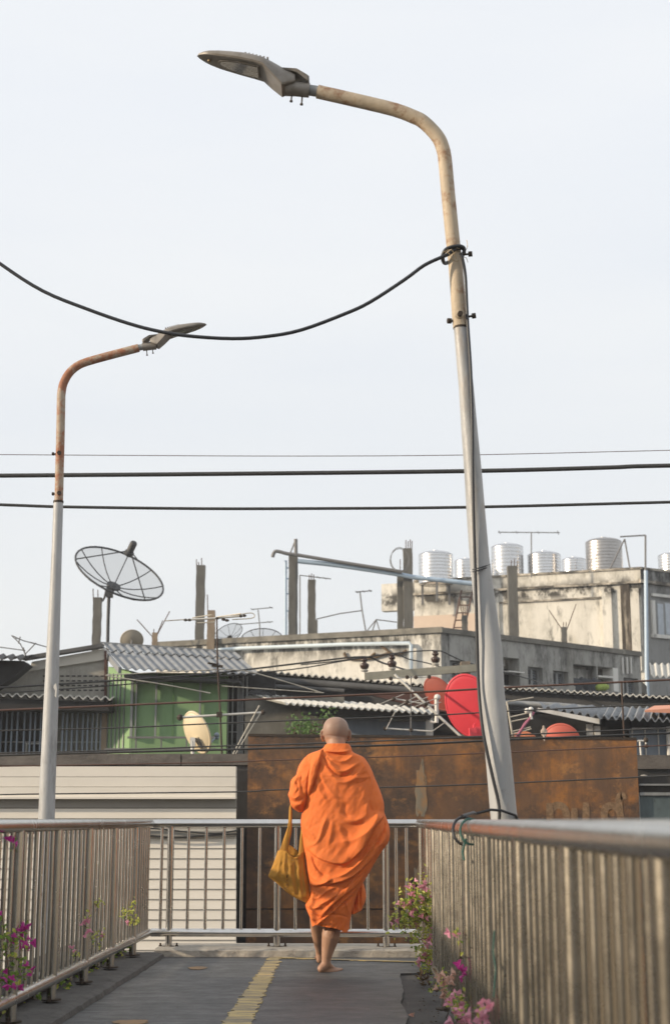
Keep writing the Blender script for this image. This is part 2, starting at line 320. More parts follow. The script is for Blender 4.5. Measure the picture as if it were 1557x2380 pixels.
m_bmag = mat('bract_magenta', (.55, .06, .33), .6, 0, .25, 30, trans=.35)
m_bpeach = mat('bract_peach', (.68, .42, .33), .6, 0, .2, 30, trans=.35)
m_stem = mat('woody_stem', (.12, .08, .045), .85, 0, .3, 20)
m_soil = mat('soil', (.03, .024, .018), .95, 0, .4, 20, bump=.8, bs=40)
m_cloth1 = mat('dark_laundry', (.05, .055, .06), .9, 0, .5, 4)
m_cloth2 = mat('lime_laundry', (.30, .38, .08), .9)
m_peach = mat('peach_awning', (.60, .27, .17), .7)
m_scrib = mat('chalk_scribble', (.62, .60, .55), .8)
m_unseen = mat('unseen_block_wall', (.26, .235, .20), .85, 0, .2, 1.5, (1, 1, 1))  # for the unseen blocks added around the walkway
# ---------------------------------------------------------------- ground
g = MB(); g.box((-900, -200, -5.7), (900, 2200, -5.5)); tag(g.build('ground', m_grnd), kind='structure')
PHI = .03
def br(x, y, z=0):                        # footbridge axes: x across, y along
    return Vector((x * math.cos(PHI) + y * math.sin(PHI), -x * math.sin(PHI) + y * math.cos(PHI), z))
XL, XR, YF = -1.745, 0.30, 11.33
def brbox(mb, a, b):
    x0, y0, z0 = a; x1, y1, z1 = b
    return mb.hexa([br(x0, y0, z0), br(x1, y0, z0), br(x1, y1, z0), br(x0, y1, z0)], [br(x0, y0, z1), br(x1, y0, z1), br(x1, y1, z1), br(x0, y1, z1)])
d = MB(); brbox(d, (-2.2, -5, -.45), (.75, 11.62, -.014)); tag(d.build('footbridge_deck', m_deck2), kind='structure')
# raised coating with a ragged right edge
edge = [(-1.80, -5), (-1.80, 11.5)]
pts = [br(x, y) for x, y in edge]
re_ = []
yy = 11.5
while yy > 10.05: re_.append(br(.285, yy)); yy -= .3
re_.append(br(.27, 10.02))
y_ = 9.98
while y_ > 3:
    b_ = .125 + .012 * math.sin(y_ * 5) + .01 * noise.noise(Vector((y_ * 4, 0, 0)))
    re_.append(br(b_ + (.01 if y_ > 9.5 else 0), y_)); y_ -= .12
re_.append(br(.13, -5))
d = MB(); o_ = [Vector((p.x, p.y, -.013)) for p in pts + re_]
d.slab(o_, (0, 0, .013)); tag(d.build('walkway_surface', m_deck), kind='structure')
# kerbs
d = MB(); n_ = 60; rows = []
for i in range(n_ + 1):
    x = -1.66 + 1.99 * i / n_
    j = .012 * noise.noise(Vector((x * 9, 3, 0))); k = .006 * noise.noise(Vector((x * 14, 8, 0)))
    rows.append([br(x, 11.08 + j, .001), br(x, 11.09 + j, .045 + k), br(x, 11.12, .056 + k), br(x, 11.60, .058), br(x, 11.60, .001)])
d.loft(rows, True, True); d.build('kerb', m_kerb); tag(bpy.data.objects['kerb'], 'pale cement kerb under the railing at the far end of the walkway', 'kerb')
for x0, x1, lab in ((-2.12, -1.585, 'dirty cement kerb under the left railing, where plants grow'),):
    d = MB(); rows = []; n_ = 110
    for i in range(n_ + 1):
        y = 3 + 8.02 * i / n_
        j = .025 * noise.noise(Vector((y * 3, 5, 0))) + .012 * noise.noise(Vector((y * 17, 5, 0)))
        rows.append([br(x0, y, .001), br(x0, y, .05), br(x1 - j - .05, y, .036 + .012 * noise.noise(Vector((y * 6, 1, 0)))), br(x1 - j, y, .028), br(x1 - j + .008, y, .001)])
    d.loft(rows, True, True); tag(d.build('kerb', m_kerbd), lab, 'kerb')
# painted lines
d = MB(); top = []; bot = []
n_ = 480
for i in range(n_ + 1):
    y = 11.18 - 8.0 * i / n_
    wv = .02 * noise.noise(Vector((y * 9, 2, 0))) + .022 * noise.noise(Vector((y * 55, 2, 0))); w2 = .02 * noise.noise(Vector((y * 9, 7, 0))) + .024 * noise.noise(Vector((y * 60, 9, 0)))
    xl = -.815 + .030 * (11.18 - y) / 3.6; xr = xl + .086 + .058 * (11.18 - y) / 3.6
    top.append((xl + wv, y)); bot.append((xr + w2, y))
for i in range(n_):
    a, b, c, e = top[i], bot[i], bot[i + 1], top[i + 1]
    if i % 2: continue
    y0_, y1_ = a[1], top[i + 2][1] if i + 2 <= n_ else e[1]
    xl_ = a[0] + random.gauss(0, .004); xr_ = b[0] + random.gauss(0, .005)
    d.hexa([br(xl_, y0_, .001), br(xr_, y0_, .001), br(xr_ + .004, y1_, .001), br(xl_ + .003, y1_, .001)], [br(xl_, y0_, .004), br(xr_, y0_, .004), br(xr_ + .004, y1_, .004), br(xl_ + .003, y1_, .004)])
tag(d.build('road_marking', m_yel), kind='structure')
d = MB(); q = [atz(655, 2226.5, .003), atz(975, 2236.5, .003)]
aa, bb = q; pv = Vector((0, .035, 0))
n_ = 40
for i in range(n_):
    f = lambda k, sgn: aa.lerp(bb, k / n_) + pv * (sgn + .5 * noise.noise(Vector((k * 2.3, sgn, 0))))
    d.hexa([f(i, -1), f(i + 1, -1), f(i + 1, 1), f(i, 1)], [v + Vector((0, 0, .0035)) for v in (f(i, -1), f(i + 1, -1), f(i + 1, 1), f(i, 1))])
tag(d.build('road_marking', m_yel), kind='structure')
def blob(px, py, rx, ry, m, nm):
    c = atz(px, py, .002); d = MB(); o = []
    for k in range(40):
        a = 2 * math.pi * k / 40; r_ = 1 + .3 * noise.noise(Vector((math.cos(a) * 2, math.sin(a) * 2, px)))
        o.append(c + Vector((rx * r_ * math.cos(a), ry * r_ * math.sin(a), 0)))
    d.slab(o, (0, 0, .0015)); tag(d.build(nm, m), kind='structure')
blob(460, 2250, .065, .10, m_orpaint, 'paint_patch'); blob(304, 2376, .09, .09, m_orpaint, 'paint_patch')

# ---------------------------------------------------------------- railings
ZT, ZB, ZK = .958, .155, .05
def interp(tab, t):
    if t <= tab[0][0]: return tab[0][1:]
    for a, b in zip(tab, tab[1:]):
        if t <= b[0]:
            k = (t - a[0]) / (b[0] - a[0]); return tuple(x + (y - x) * k for x, y in zip(a[1:], b[1:]))
    return tab[-1][1:]
RX = [(.0, .475), (2.2, .429), (3.1, .405), (4.05, .385), (5, .366), (6, .352), (7, .336), (7.9, .325), (8.8, .315), (9.7, .309), (11.33, .300)]
def rj(): return Vector((random.gauss(0, .0012), random.gauss(0, .0025), 0))
def rail_run(a, b, posts, nb, label, mm, plates=True, ext=(0, 0)):
    """a, b ends in bridge axes; posts = distances along; nb balusters between posts"""
    a, b = Vector(a), Vector(b); dr = (b - a).normalized()
    bend = (lambda y: interp(RX, y)[0]) if abs(a.x - XR) < 1e-4 and abs(b.x - XR) < 1e-4 else None
    BARM = m_bar if bend else mm
    def P_(s, z):
        q = a + dr * s
        return br(bend(q.y) if bend else q.x, q.y, z)
    root = empty('railing', P_((b - a).length / 2, ZK), label, 'railing', 'stainless steel railings round the walkway')
    Ln = (b - a).length
    RS = [-ext[0]] + [Ln * k / 20 for k in range(1, 20)] + [Ln + ext[1]]
    MB().tube([P_(s, ZT) for s in RS], .0315, 20).build('top_rail', mm, root, True)
    MB().tube([P_(s, ZB) for s in RS], .030, 16).build('bottom_rail', mm, root, True)
    for s in posts:
        p = MB().tube([P_(s, ZK + .004), P_(s, .5), P_(s, ZT - .02)], .0255, 14); po = p.build('post', BARM, root, True)
        if a.x < -1.5 and b.x < -1.5 and s + .08 < Ln: q_ = P_(s + .09, ZK) - br(.11, 0); MB().tube([q_, q_ + Vector((0, 0, .13))], .026, 12).build('short_leg', m_steel2, root, True)
        if plates:
            pl = MB()
            pl.lathe(P_(s, ZK + .001), [(.052, 0), (.052, .007)], 14)
            side = Vector((dr.y, -dr.x))
            for q in (-1, 1):
                for c_ in ((dr * q * .062 + side * .0),):
                    w_ = P_(s, ZK) + br(c_.x, c_.y)
                    pl.lathe(w_, [(.012, 0), (.012, .014), (.007, .015), (.007, .03)], 8)
            pl.build('base_plate', m_blt, po, True)
    ss = [-ext[0]] + list(posts) + [Ln + ext[1]]
    for i in range(len(ss) - 1):
        gap = ss[i + 1] - ss[i]; k = nb if gap > .6 else max(0, round(gap / .125) - (0 if nb == 5 else 1))
        for j in range(k):
            s = ss[i] + gap * (j + 1) / (k + 1)
            MB().tube([P_(s, ZB + .02) + rj(), P_(s, .5) + rj(), P_(s, ZT - .02)], .0118, 8, False).build('baluster', BARM, root, True)
    return root
# far railing: post foot positions measured on the kerb
fx = [-1.59, -.775, .045]
rail_run((XL, YF), (XR, YF), [x - XL for x in fx], 5, 'straight railing across the far end of the walkway, behind the monk', m_steel, ext=(-.02, -.02))
lp = []; s = 11.33 - .70
while s > 3.6: lp.append(s); s -= .865
rail_run((XL, 3.2), (XL, YF), [x - 3.2 for x in reversed(lp)], 6, 'long railing along the left edge of the walkway, with magenta flowers in it', m_steel2, ext=(0, 0))
rp = [.45, 1.35, 2.25, 3.15, 4.05, 4.98, 5.94, 6.83, 7.70, 8.57, 9.44, 10.3]
rail_run((XR, .3), (XR, YF), [x - .3 for x in rp], 6, 'long railing along the right edge, close to the viewer and out of focus', m_steel2, ext=(0, 0))

# wires tied to the right rail
def railpt(px):                           # point of the right top rail under a picture column
    u = (px - 778.5) / F
    best = min((abs(br(interp(RX, k * .02)[0], k * .02).x / (cth * br(interp(RX, k * .02)[0], k * .02).y) - u), k * .02) for k in range(50, 560))
    return best[1]
y0 = railpt(1085)
def ring(y, r, m, lab, th=.006, tail=None):
    d = MB(); c = br(interp(RX, y)[0], y, ZT); pts = []
    for k in range(25):
        a = 2 * math.pi * k / 24
        pts.append(c + Vector((r * math.cos(a) - .010, .03 * math.sin(a) + .02 * math.cos(a), r * 1.1 * math.sin(a) - .014)))
    d.tube(pts, th, 8)
    if tail: d.tube([c + Vector(t) for t in tail], th, 8)
    return tag(d.build('tie_wire', m, None, True), lab, 'wire')
YP = 6.75                                  # the right street lamp
pb = at(1175, 1893, YP)
c = br(interp(RX, y0)[0], y0, ZT)
ring(y0, .050, m_rub, 'black wire looped round the right rail and tied to the lamp pole', .006,
     [(-.02, .0, .045), (.05, .25, .06), tuple(at(1105, 1891, YP - .12) - c), tuple(at(1140, 1882, YP - .12) - c), tuple(at(1165, 1884, YP - .11) - c), tuple(at(1197, 1895, YP - .08) - c), tuple(at(1203, 1906, YP) - c)])
ring(y0 - .33, .043, m_green, 'thin green cord knotted round the right rail', .0045, [(-.03, 0, -.04), (-.045, -.01, -.09), (-.04, -.02, -.12)])
d = MB(); XX = interp(RX, railpt(1166))[0]
d.tube([br(XX - .03, railpt(1166), .66), br(XX - .035, railpt(1166), .60), br(XX - .03, railpt(1167), .55), br(XX - .038, railpt(1167), .47)], .003, 6)
tag(d.build('tie_wire', m_green, None, True), 'short dark green cord hanging on a baluster of the right railing', 'wire')

# ---------------------------------------------------------------- street lamps
def curve(pts, n=6):                        # smooth polyline through points (Catmull-Rom)
    pts = [Vector(p) for p in pts]; out = []
    P_ = [pts[0] * 2 - pts[1]] + pts + [pts[-1] * 2 - pts[-2]]
    for i in range(1, len(P_) - 2):
        a, b, c_, e = P_[i - 1], P_[i], P_[i + 1], P_[i + 2]
        for k in range(n):
            t = k / n
            out.append(.5 * ((2 * b) + (-a + c_) * t + (2 * a - 5 * b + 4 * c_ - e) * t * t + (-a + 3 * b - 3 * c_ + e) * t ** 3))
    return out + [pts[-1]]
def lamp_head(root, J, mir, rot, sc_=1.0):
    YA = YP; JA = at(721, 209, YA)
    Mx = Matrix.Rotation(rot, 3, 'Y')
    def T(v): v = Vector(v) * sc_; v.x *= (-1 if mir else 1); return J + Mx @ v
    def hp(px, py, y=0.0): q = at(px, py, YA) - JA; return Vector((q.x, y, q.z))
    st = [(459, 130.5, .004, 128), (464, 132, .022, 128), (476, 135.5, .045, 125.5), (488, 139, .058, 124), (510, 145, .072, 125), (535, 150.5, .083, 127.5), (565, 157.5, .092, 131), (590, 163.5, .096, 136.5),
          (612, 170, .097, 144), (632, 190, .088, 151), (655, 211, .073, 161), (663, 209, .068, 167), (676, 203, .06, 172), (686, 198, .05, 178)]
    rings = []
    for px, yb, w_, yt in st:
        b = hp(px, yb); t = hp(px, yt); h = max(.004, t.z - b.z); r_ = []
        for k in range(13):
            a = math.pi * k / 12; e = .75 if px > 600 else .9
            cx = math.copysign(abs(math.cos(a)) ** e, math.cos(a)); r_.append(T((b.x, w_ * cx, b.z + .008 * (px > 462) + (h - .008) * math.sin(a) ** e)))
        r_.append(T((b.x, -w_ * .93, b.z))); r_.append(T((b.x, w_ * .93, b.z)))
        rings.append(r_)
    body = MB().loft(rings, True).build('lamp_housing', m_lampm, root, 32)
    f = MB()
    for k in range(7):                     # cooling fins on top
        x = 572 + k * 8.5; t = hp(x, 131 + (x - 565) * .22); f.bar(T((t.x, -.045, t.z - .002)), T((t.x, .045, t.z - .002)), .009, .010)
    f.build('cooling_fin', m_lampm, body)
    fl = MB(); a = hp(656, 168); b = hp(690, 172); c_ = hp(719, 187)
    fl.loft([[T((q.x, -w_, q.z)), T((q.x, w_, q.z)), T((q.x, w_ * .9, q.z - h)), T((q.x, -w_ * .9, q.z - h))] for q, w_, h in ((a, .05, .006), (b, .058, .016), (c_ - Vector((.01, 0, -.006)), .05, .026), (c_, .042, .014))], True)
    fl.build('rear_cover', m_lampm, root, 32)
    # lens set into the underside
    def low(px, y, dz):
        yb = 139 + (px - 488) * .25; q = hp(px, yb); return T((q.x, y, q.z - dz))
    out = [(603, -.062), (603, .062), (560, .060), (530, .045), (512, .022), (507, 0), (512, -.022), (530, -.045), (560, -.060)]
    MB().slab([low(x, y, .004) for x, y in out], T((0, 0, .010)) - T((0, 0, 0))).build('lens_frame', m_lampm, root)
    ins = [(600, -.054), (600, .054), (560, .052), (532, .038), (516, .018), (512, 0), (516, -.018), (532, -.038), (560, -.052)]
    MB().slab([low(x, y, .0065) for x, y in ins], T((0, 0, .008)) - T((0, 0, 0))).build('lens', m_glass, root)
    MB().tube([T(hp(664, 206)), T(hp(690, 207)), T(hp(719, 210))], .037 * sc_, 16).build('socket', m_lampm, root, True)
    MB().tube([T(hp(716, 209)), T(hp(742, 213))], .028 * sc_, 14).build('adapter', m_gmet, root, True)
    for px in (679, 703):
        b_ = MB(); q = hp(px, 219 + (px - 679) * .3); e = q + Vector((-.004, 0, -.035))
        b_.tube([T(q + Vector((0, 0, .02))), T(e)], .004 * sc_, 8); b_.tube([T(e), T(e + Vector((-.001, 0, -.007)))], .008 * sc_, 8); b_.build('bolt', m_blt, root, True)
    b_ = MB(); q = low(487, 0, .003); b_.lathe(q, [(.009, 0), (.009, -.008), (.004, -.01)], 10); b_.build('bolt', m_wire, root, True)
def bolt(mb, p, dirv, ln=.05, r=.008):
    dirv = Vector(dirv).normalized(); mb.tube([p, p + dirv * ln], r * .7, 8); mb.tube([p + dirv * (ln - .012), p + dirv * (ln + .008)], r * 1.7, 6)
# right lamp
root = empty('street_lamp', tuple(at(1171, 1905, YP).xy) + (-5.5,), 'tall leaning grey street lamp beside the right railing, with a cable tied round it', 'street lamp', 'street lamps by the footbridge')
low_ = [(1171, 1905, 31), (1157, 1750, 30), (1143, 1600, 28), (1139, 1500, 26.5), (1125.5, 1400, 25), (1114, 1300, 23), (1106, 1200, 22), (1099, 1100, 20.5), (1090.5, 1000, 19), (1083, 900, 17.5), (1073, 800, 16), (1069, 760, 15.2)]
pp = [at(x, y, YP) for x, y, _ in low_]; rr = [h * mpp(x, y, YP) for x, y, h in low_]
dwn = pp[0] + (pp[0] - pp[3]).normalized() * 6.45; dwn.z = -5.5
MB().tube([dwn] + curve(pp, 1), [.085] + rr, 24).build('lower_pole', m_pole, root, True)
up_ = [(1069, 762, 16.2), (1066, 730, 16.2), (1059.5, 634, 17), (1050, 540, 17), (1041, 450, 17), (1033.5, 369, 16.5), (1027.6, 341.7, 16.5), (1018.6, 321, 16.5), (1000.5, 299, 16.2), (980, 281, 16), (962, 272, 15.8), (917, 255, 15.5), (826, 233, 15.5), (738, 213, 15.5)]
MB().tube(curve([at(x, y, YP) for x, y, _ in up_], 3), 16.2 * mpp(1050, 400, YP), 20).build('bent_arm', m_arm, root, True)
b_ = MB()
q = at(1066, 737, YP)
bolt(b_, q + Vector((.03, 0, 0)), (1, -.1, .12), .045); bolt(b_, q + Vector((-.02, 0, -.02)), (-1, -.2, -.05), .03); bolt(b_, q + Vector((0, -.03, .0)), (.1, -1, 0), .022)
q = at(1058, 592, YP); bolt(b_, q + Vector((.03, 0, 0)), (1, -.1, .05), .045)
b_.build('bolt', m_blt, root, True)
q = at(1065, 736, YP); MB().lathe(q + Vector((0, -.034, 0)), [(.024, 0), (.022, .004)], 16, (0, -1, .1)).build('welded_boss', m_arm, root, True)
MB().tube([at(1069.5, 763, YP), at(1069.2, 759, YP)], 17 * mpp(1069, 760, YP), 20).build('joint_collar', m_blt, root, True)
d = MB()
for seg in ([(1146, 1703), (1149, 1713), (1144, 1716), (1152, 1722)], [(1150, 1728), (1158, 1735), (1153, 1745), (1160, 1755), (1162, 1750)], [(1150, 1742), (1156, 1760), (1160, 1770)], [(1155, 1735), (1166, 1749), (1172, 1746)]):
    d.tube([at(x - 1 + (1711 - y) * 0, y, YP - .0585 * .93) for x, y in seg], .0013, 5)
d.build('chalk_scribble', m_scrib, root)
lamp_head(root, at(721, 209, YP), False, 0)
# left lamp
YQ = 12.3
root = empty('street_lamp', tuple(at(109, 1905, YQ).xy) + (-5.5,), 'smaller looking street lamp on the left with a rusty bent arm reaching right', 'street lamp', 'street lamps by the footbridge')
low_ = [(109, 1905, 19), (111.4, 1826, 18.5), (118.7, 1653, 17.3), (122.5, 1550, 15.6), (126, 1460, 14.4), (130, 1360, 12.8), (133, 1273, 11.8), (136.6, 1166, 11.2)]
pp = [at(x, y, YQ) for x, y, _ in low_]; rr = [h * mpp(x, y, YQ) for x, y, h in low_]
dwn = pp[0] + (pp[0] - pp[2]).normalized() * 6.45; dwn.z = -5.5
MB().tube([dwn] + pp, [.08] + rr, 22).build('lower_pole', m_pole, root, True)
up_ = [(136.6, 1168), (138, 1148), (139.5, 1080), (141, 1030), (143, 927), (143.7, 914.7), (148, 892), (161, 868), (180, 851), (204, 840.6), (262, 824.5), (323, 808.7)]
MB().tube(curve([at(x, y, YQ) for x, y in up_], 3), 9.9 * mpp(141, 1000, YQ), 18).build('bent_arm', m_armr, root, True)
b_ = MB()
for y_ in (1055, 1148):
    q = at(138.5, y_, YQ); bolt(b_, q + Vector((-.02, 0, 0)), (-1, -.1, 0), .035, .009); bolt(b_, q + Vector((.005, -.02, 0)), (.1, -1, 0), .02, .012)
b_.build('bolt', m_blt, root, True)
MB().tube([at(136.5, 1169, YQ), at(136.6, 1164, YQ)], 12 * mpp(136, 1160, YQ), 18).build('joint_collar', m_blt, root, True)
d = MB(); d.slab([at(x, y, YQ - .07) for x, y in ((126, 1592), (131, 1588), (133, 1600), (131.5, 1622), (128, 1618), (129, 1605), (125, 1598))], (0, .004, 0)); d.build('torn_sticker', m_scrib, root)
lamp_head(root, at(331, 806, YQ), True, R(-2), 1.0)

# cable from the left to the knot and down the pole
pts = [(-260, 400), (-130, 515), (0, 612), (100, 676), (205, 719), (300, 752), (370, 770), (440, 781), (540, 787), (620, 782), (700, 767), (800, 730), (860, 702), (940, 650), (985, 617), (1025, 598), (1040, 592)]
root = empty('cable', at(540, 787, YP - .05), 'sagging black cable knotted to the leaning lamp pole and running down it', 'cable')
MB().tube(curve([at(x, y, YP - .055) for x, y in pts], 4), 4.2 * mpp(540, 780, YP), 10).build('cable_span', m_rub, root, True)
q = .009
MB().tube(curve([at(x, y, YP + o) for x, y, o in ((1040, 592, -.05), (1062, 577, -.045), (1078, 580, .0), (1070, 600, .05), (1045, 608, .06), (1034, 612, .04), (1029, 605, -.02), (1029, 592, -.045), (1036, 580, -.055), (1050, 574, -.06), (1066, 572, -.055), (1077, 576, -.04), (1078, 590, -.03))], 4), .0095, 10).build('cable_knot', m_rub, root, True)
dn = [(1070, 588, -.055), (1075, 605, -.05), (1081, 640, -.035), (1084, 700, -.03), (1087, 760, -.03), (1093, 850, -.04), (1096, 930, -.05), (1097.5, 1000, -.055), (1098, 1100, -.056), (1100, 1200, -.06), (1103, 1300, -.058), (1106, 1400, -.055), (1108.5, 1500, -.045), (1112, 1600, -.04), (1122, 1700, -.06), (1143, 1800, -.07), (1157, 1860, -.075), (1160, 1890, -.08), (1159, 1912, -.08)]
MB().tube(curve([at(x, y, YP + o) for x, y, o in dn], 4), .0078, 10).build('cable_drop', m_rub, root, True)
d = MB()
for k in range(2):
    d.tube(curve([at(x, y + k * 5, YP + o) for x, y, o in ((1098, 1324, -.05), (1106, 1322, -.07), (1120, 1318, -.06), (1138, 1312, -.02))], 3), .003, 6)
d.build('tie_band', m_rub, root, True)
d = MB()
for seg in ([(1028, 600, -.05), (1033, 590, -.06), (1042, 583, -.07), (1050, 582, -.07), (1056, 592, -.075), (1060, 602, -.07)], [(1034, 586, -.06), (1044, 590, -.075), (1050, 602, -.075), (1058, 607, -.07), (1066, 606, -.065)], [(1030, 586, -.06), (1038, 582, -.07), (1044, 577, -.06), (1055, 575, -.06), (1068, 578, -.06)], [(1076, 588, -.03), (1083, 580, -.03), (1086, 570, -.03), (1084, 558, -.03)], [(1072, 602, -.06), (1082, 598, -.04), (1087, 610, -.03)]):
    d.tube(curve([at(x, y, YP + o) for x, y, o in seg], 3), .0016, 5)
d.build('binding_wire', m_wire, root)

# ---------------------------------------------------------------- overhead cables and wires
def wire(pts, Y, hw, m, lab, group, ex=90):
    a, b = pts[0], pts[1]; s0 = (b[1] - a[1]) / (b[0] - a[0]); c_, e = pts[-2], pts[-1]; s1 = (e[1] - c_[1]) / (e[0] - c_[0])
    L_ = [(a[0] - ex * 6, a[1] - s0 * ex * 6)] + pts + [(e[0] + ex * 6, e[1] + s1 * ex * 6)]
    o = MB().tube(curve([at(x, y, Y) for x, y in L_], 4), hw * mpp(700, pts[0][1], Y), 8).build('wire', m, None, True)
    return tag(o, lab, 'wire', group)
G1 = 'cables crossing the sky'; G2 = 'wires strung low in front of the houses'
wire([(0, 1056.5), (300, 1058.5), (700, 1060), (1080, 1057.5), (1557, 1046.5)], 15.5, .9, m_brw, 'thinnest and topmost of the three wires crossing the sky', G1)
wire([(0, 1105.5), (500, 1101.5), (1080, 1095), (1400, 1087), (1470, 1084), (1557, 1082)], 15.0, 5.2, m_rub2, 'thickest cable crossing the sky, in the middle of the three', G1)
wire([(0, 1173), (150, 1178), (450, 1182), (700, 1182), (1080, 1179), (1557, 1167)], 15.2, 3.6, m_rub2, 'lowest of the three cables crossing the open sky', G1)
wire([(0, 1651), (242, 1641), (539, 1628), (973, 1609), (1174, 1598), (1557, 1580)], 15.4, 2.4, m_brw, 'thick reddish brown wire at the height of the red dishes', G2)
wire([(0, 1698), (265, 1692), (539, 1680), (973, 1664), (1179, 1653), (1557, 1635.5)], 15.4, 1.6, m_rub2, 'thin black wire just above the head of the monk', G2)
wire([(0, 1750), (200, 1746), (539, 1733), (637, 1731), (936, 1720), (1185, 1708.5), (1557, 1692)], 15.4, 1.7, m_rub2, 'thin black wire crossing at the neck of the monk, upper of a close pair', G2)
wire([(0, 1756), (135, 1752), (539, 1742), (637, 1739), (936, 1731), (1187, 1719), (1557, 1704)], 15.45, 2.5, m_rub2, 'thicker black wire of the close pair along the rusty sheet top', G2)
wire([(0, 1781), (250, 1777), (539, 1771), (637, 1767), (936, 1758), (1189, 1748), (1557, 1732)], 15.4, 1.4, m_brw, 'thin reddish wire crossing behind the shoulders of the monk', G2)
wire([(0, 1847), (75, 1845.6), (549, 1840.5), (637, 1836), (936, 1829), (1196, 1819.5), (1557, 1803)], 15.4, 1.6, m_rub2, 'lowest thin black wire, crossing the siding and the rusty sheet', G2)
# ================================================================ background, near to far
def hexwall(pl, x0, y0, x1, y1, o0, o1, name, m, parent=None):
    b = MB(); pl.box(b, x0, y0, x1, y1, o0, o1); return b.build(name, m, parent)
def to_ground(pl, x0, ytop, x1, th, name, m, parent=None):
    b = MB(); a = pl.sz(x0, ytop)[0]; c_ = pl.sz(x1, ytop)[0]; z1 = pl.sz((x0 + x1) / 2, ytop)[1]
    b.hexa([pl.w(a, -5.5, -th), pl.w(c_, -5.5, -th), pl.w(c_, -5.5, 0), pl.w(a, -5.5, 0)], [pl.w(a, z1, -th), pl.w(c_, z1, -th), pl.w(c_, z1, 0), pl.w(a, z1, 0)])
    return b.build(name, m, parent)
# -- rusty sheet wall
YR = 18.0; pr = VP(tuple(at(577, 1711, YR).xy), tuple(at(1478, 1720, YR + .0).xy))
root = empty('rusty_wall', at(1027, 1715, YR).xy.to_3d() + Vector((0, 0, -5.5)), 'rusty brown metal sheet wall behind the monk, with faded painted letters', 'wall')
b = MB(); zt0 = pr.sz(577, 1711)[1]; zt1 = pr.sz(1478, 1720)[1]; a0 = pr.sz(577, 1711)[0]; a1 = pr.sz(1478, 1720)[0]; zs = pr.sz(900, 2113)[1]
b.hexa([pr.w(a0, zs + .008, -.05), pr.w(a1, zs + .008, -.05), pr.w(a1, zs + .008, 0), pr.w(a0, zs + .008, 0)], [pr.w(a0, zt0, -.05), pr.w(a1, zt1, -.05), pr.w(a1, zt1, 0), pr.w(a0, zt0, 0)])
b.build('upper_sheet', m_rust, root)
b = MB(); b.hexa([pr.w(a0, -5.5, -.05), pr.w(a1, -5.5, -.05), pr.w(a1, -5.5, -.012), pr.w(a0, -5.5, -.012)], [pr.w(a0, zs - .008, -.05), pr.w(a1, zs - .008, -.05), pr.w(a1, zs - .008, -.012), pr.w(a0, zs - .008, -.012)])
b.build('lower_sheet', m_rustd, root)
b = MB(); b.hexa([pr.w(a0, zs - .02, -.07), pr.w(a1, zs - .02, -.07), pr.w(a1, zs - .02, -.052), pr.w(a0, zs - .02, -.052)], [pr.w(a0, zs + .02, -.07), pr.w(a1, zs + .02, -.07), pr.w(a1, zs + .02, -.052), pr.w(a0, zs + .02, -.052)])
b.build('seam', m_black, root)
b = MB(); b.bar(pr.w(a0, zt0 + .015, -.025), pr.w(a1, zt1 + .015, -.025), .07, .03); b.build('top_edge', m_blt, root)
kk = 0
for nm, strokes in (('letter', [[(1278, 1925), (1277, 1885), (1276, 1866)], [(1277, 1885), (1290, 1872), (1306, 1874), (1315, 1890), (1317, 1925)]]), ('letter', [[(1334, 1925), (1334, 1878)]]),
                    ('letter', [[(1361, 1925), (1361, 1865)]]), ('letter', [[(1440, 1885), (1425, 1873), (1408, 1876), (1403, 1895), (1412, 1915), (1432, 1918), (1446, 1905)], [(1447, 1925), (1441, 1900), (1437, 1860), (1444, 1848), (1451, 1858)]])):
    b = MB()
    for s_ in strokes: 
        kk = kk + 1; c_ = curve([pr.p(x, y, .004 + .003 * (kk % 2)) for x, y in s_], 4)
        nn = Vector((pr.n.x, pr.n.y, 0)); rg_ = []
        for i in range(len(c_)):
            dd = (c_[min(i + 1, len(c_) - 1)] - c_[max(i - 1, 0)]).normalized(); sd = dd.cross(nn) * (.042 if 0 < i < len(c_) - 1 else .03)
            rg_.append([c_[i] - sd - nn * .003, c_[i] + sd - nn * .003, c_[i] + sd, c_[i] - sd])
        b.loft(rg_, True)
    b.build(nm, m_graf, root)
def patch(pl, x0, x1, y0, y1, m, nm, seed):
    n_ = 36; o = []
    for k in range(n_):
        a = 2 * math.pi * k / n_; e = 1 + .45 * noise.noise(Vector((math.cos(a) * 2.5, math.sin(a) * 2.5, seed)))
        o.append(pl.p((x0 + x1) / 2 + (x1 - x0) / 2 * e * math.cos(a), (y0 + y1) / 2 - (y1 - y0) / 2 * e * math.sin(a), .0))
    MB().slab(o, Vector((pl.n.x, pl.n.y, 0)) * .003).build(nm, m, root)
m_bare = mat('bare_zinc', (.20, .17, .12), .5, 0, .2, 6, V1, [((.30, .15, .05), .5, .62, 4, (1, 1, .5), None, .9), ((.07, .04, .02), .58, .66, 8, (1, 1, .4), None, .8)])
patch(pr, 958, 984, 2010, 2108, m_bare, 'bare_patch', 2); patch(pr, 966, 992, 1775, 1900, m_bare, 'bare_patch', 5); patch(pr, 955, 968, 2030, 2112, m_black, 'burnt_patch', 8)
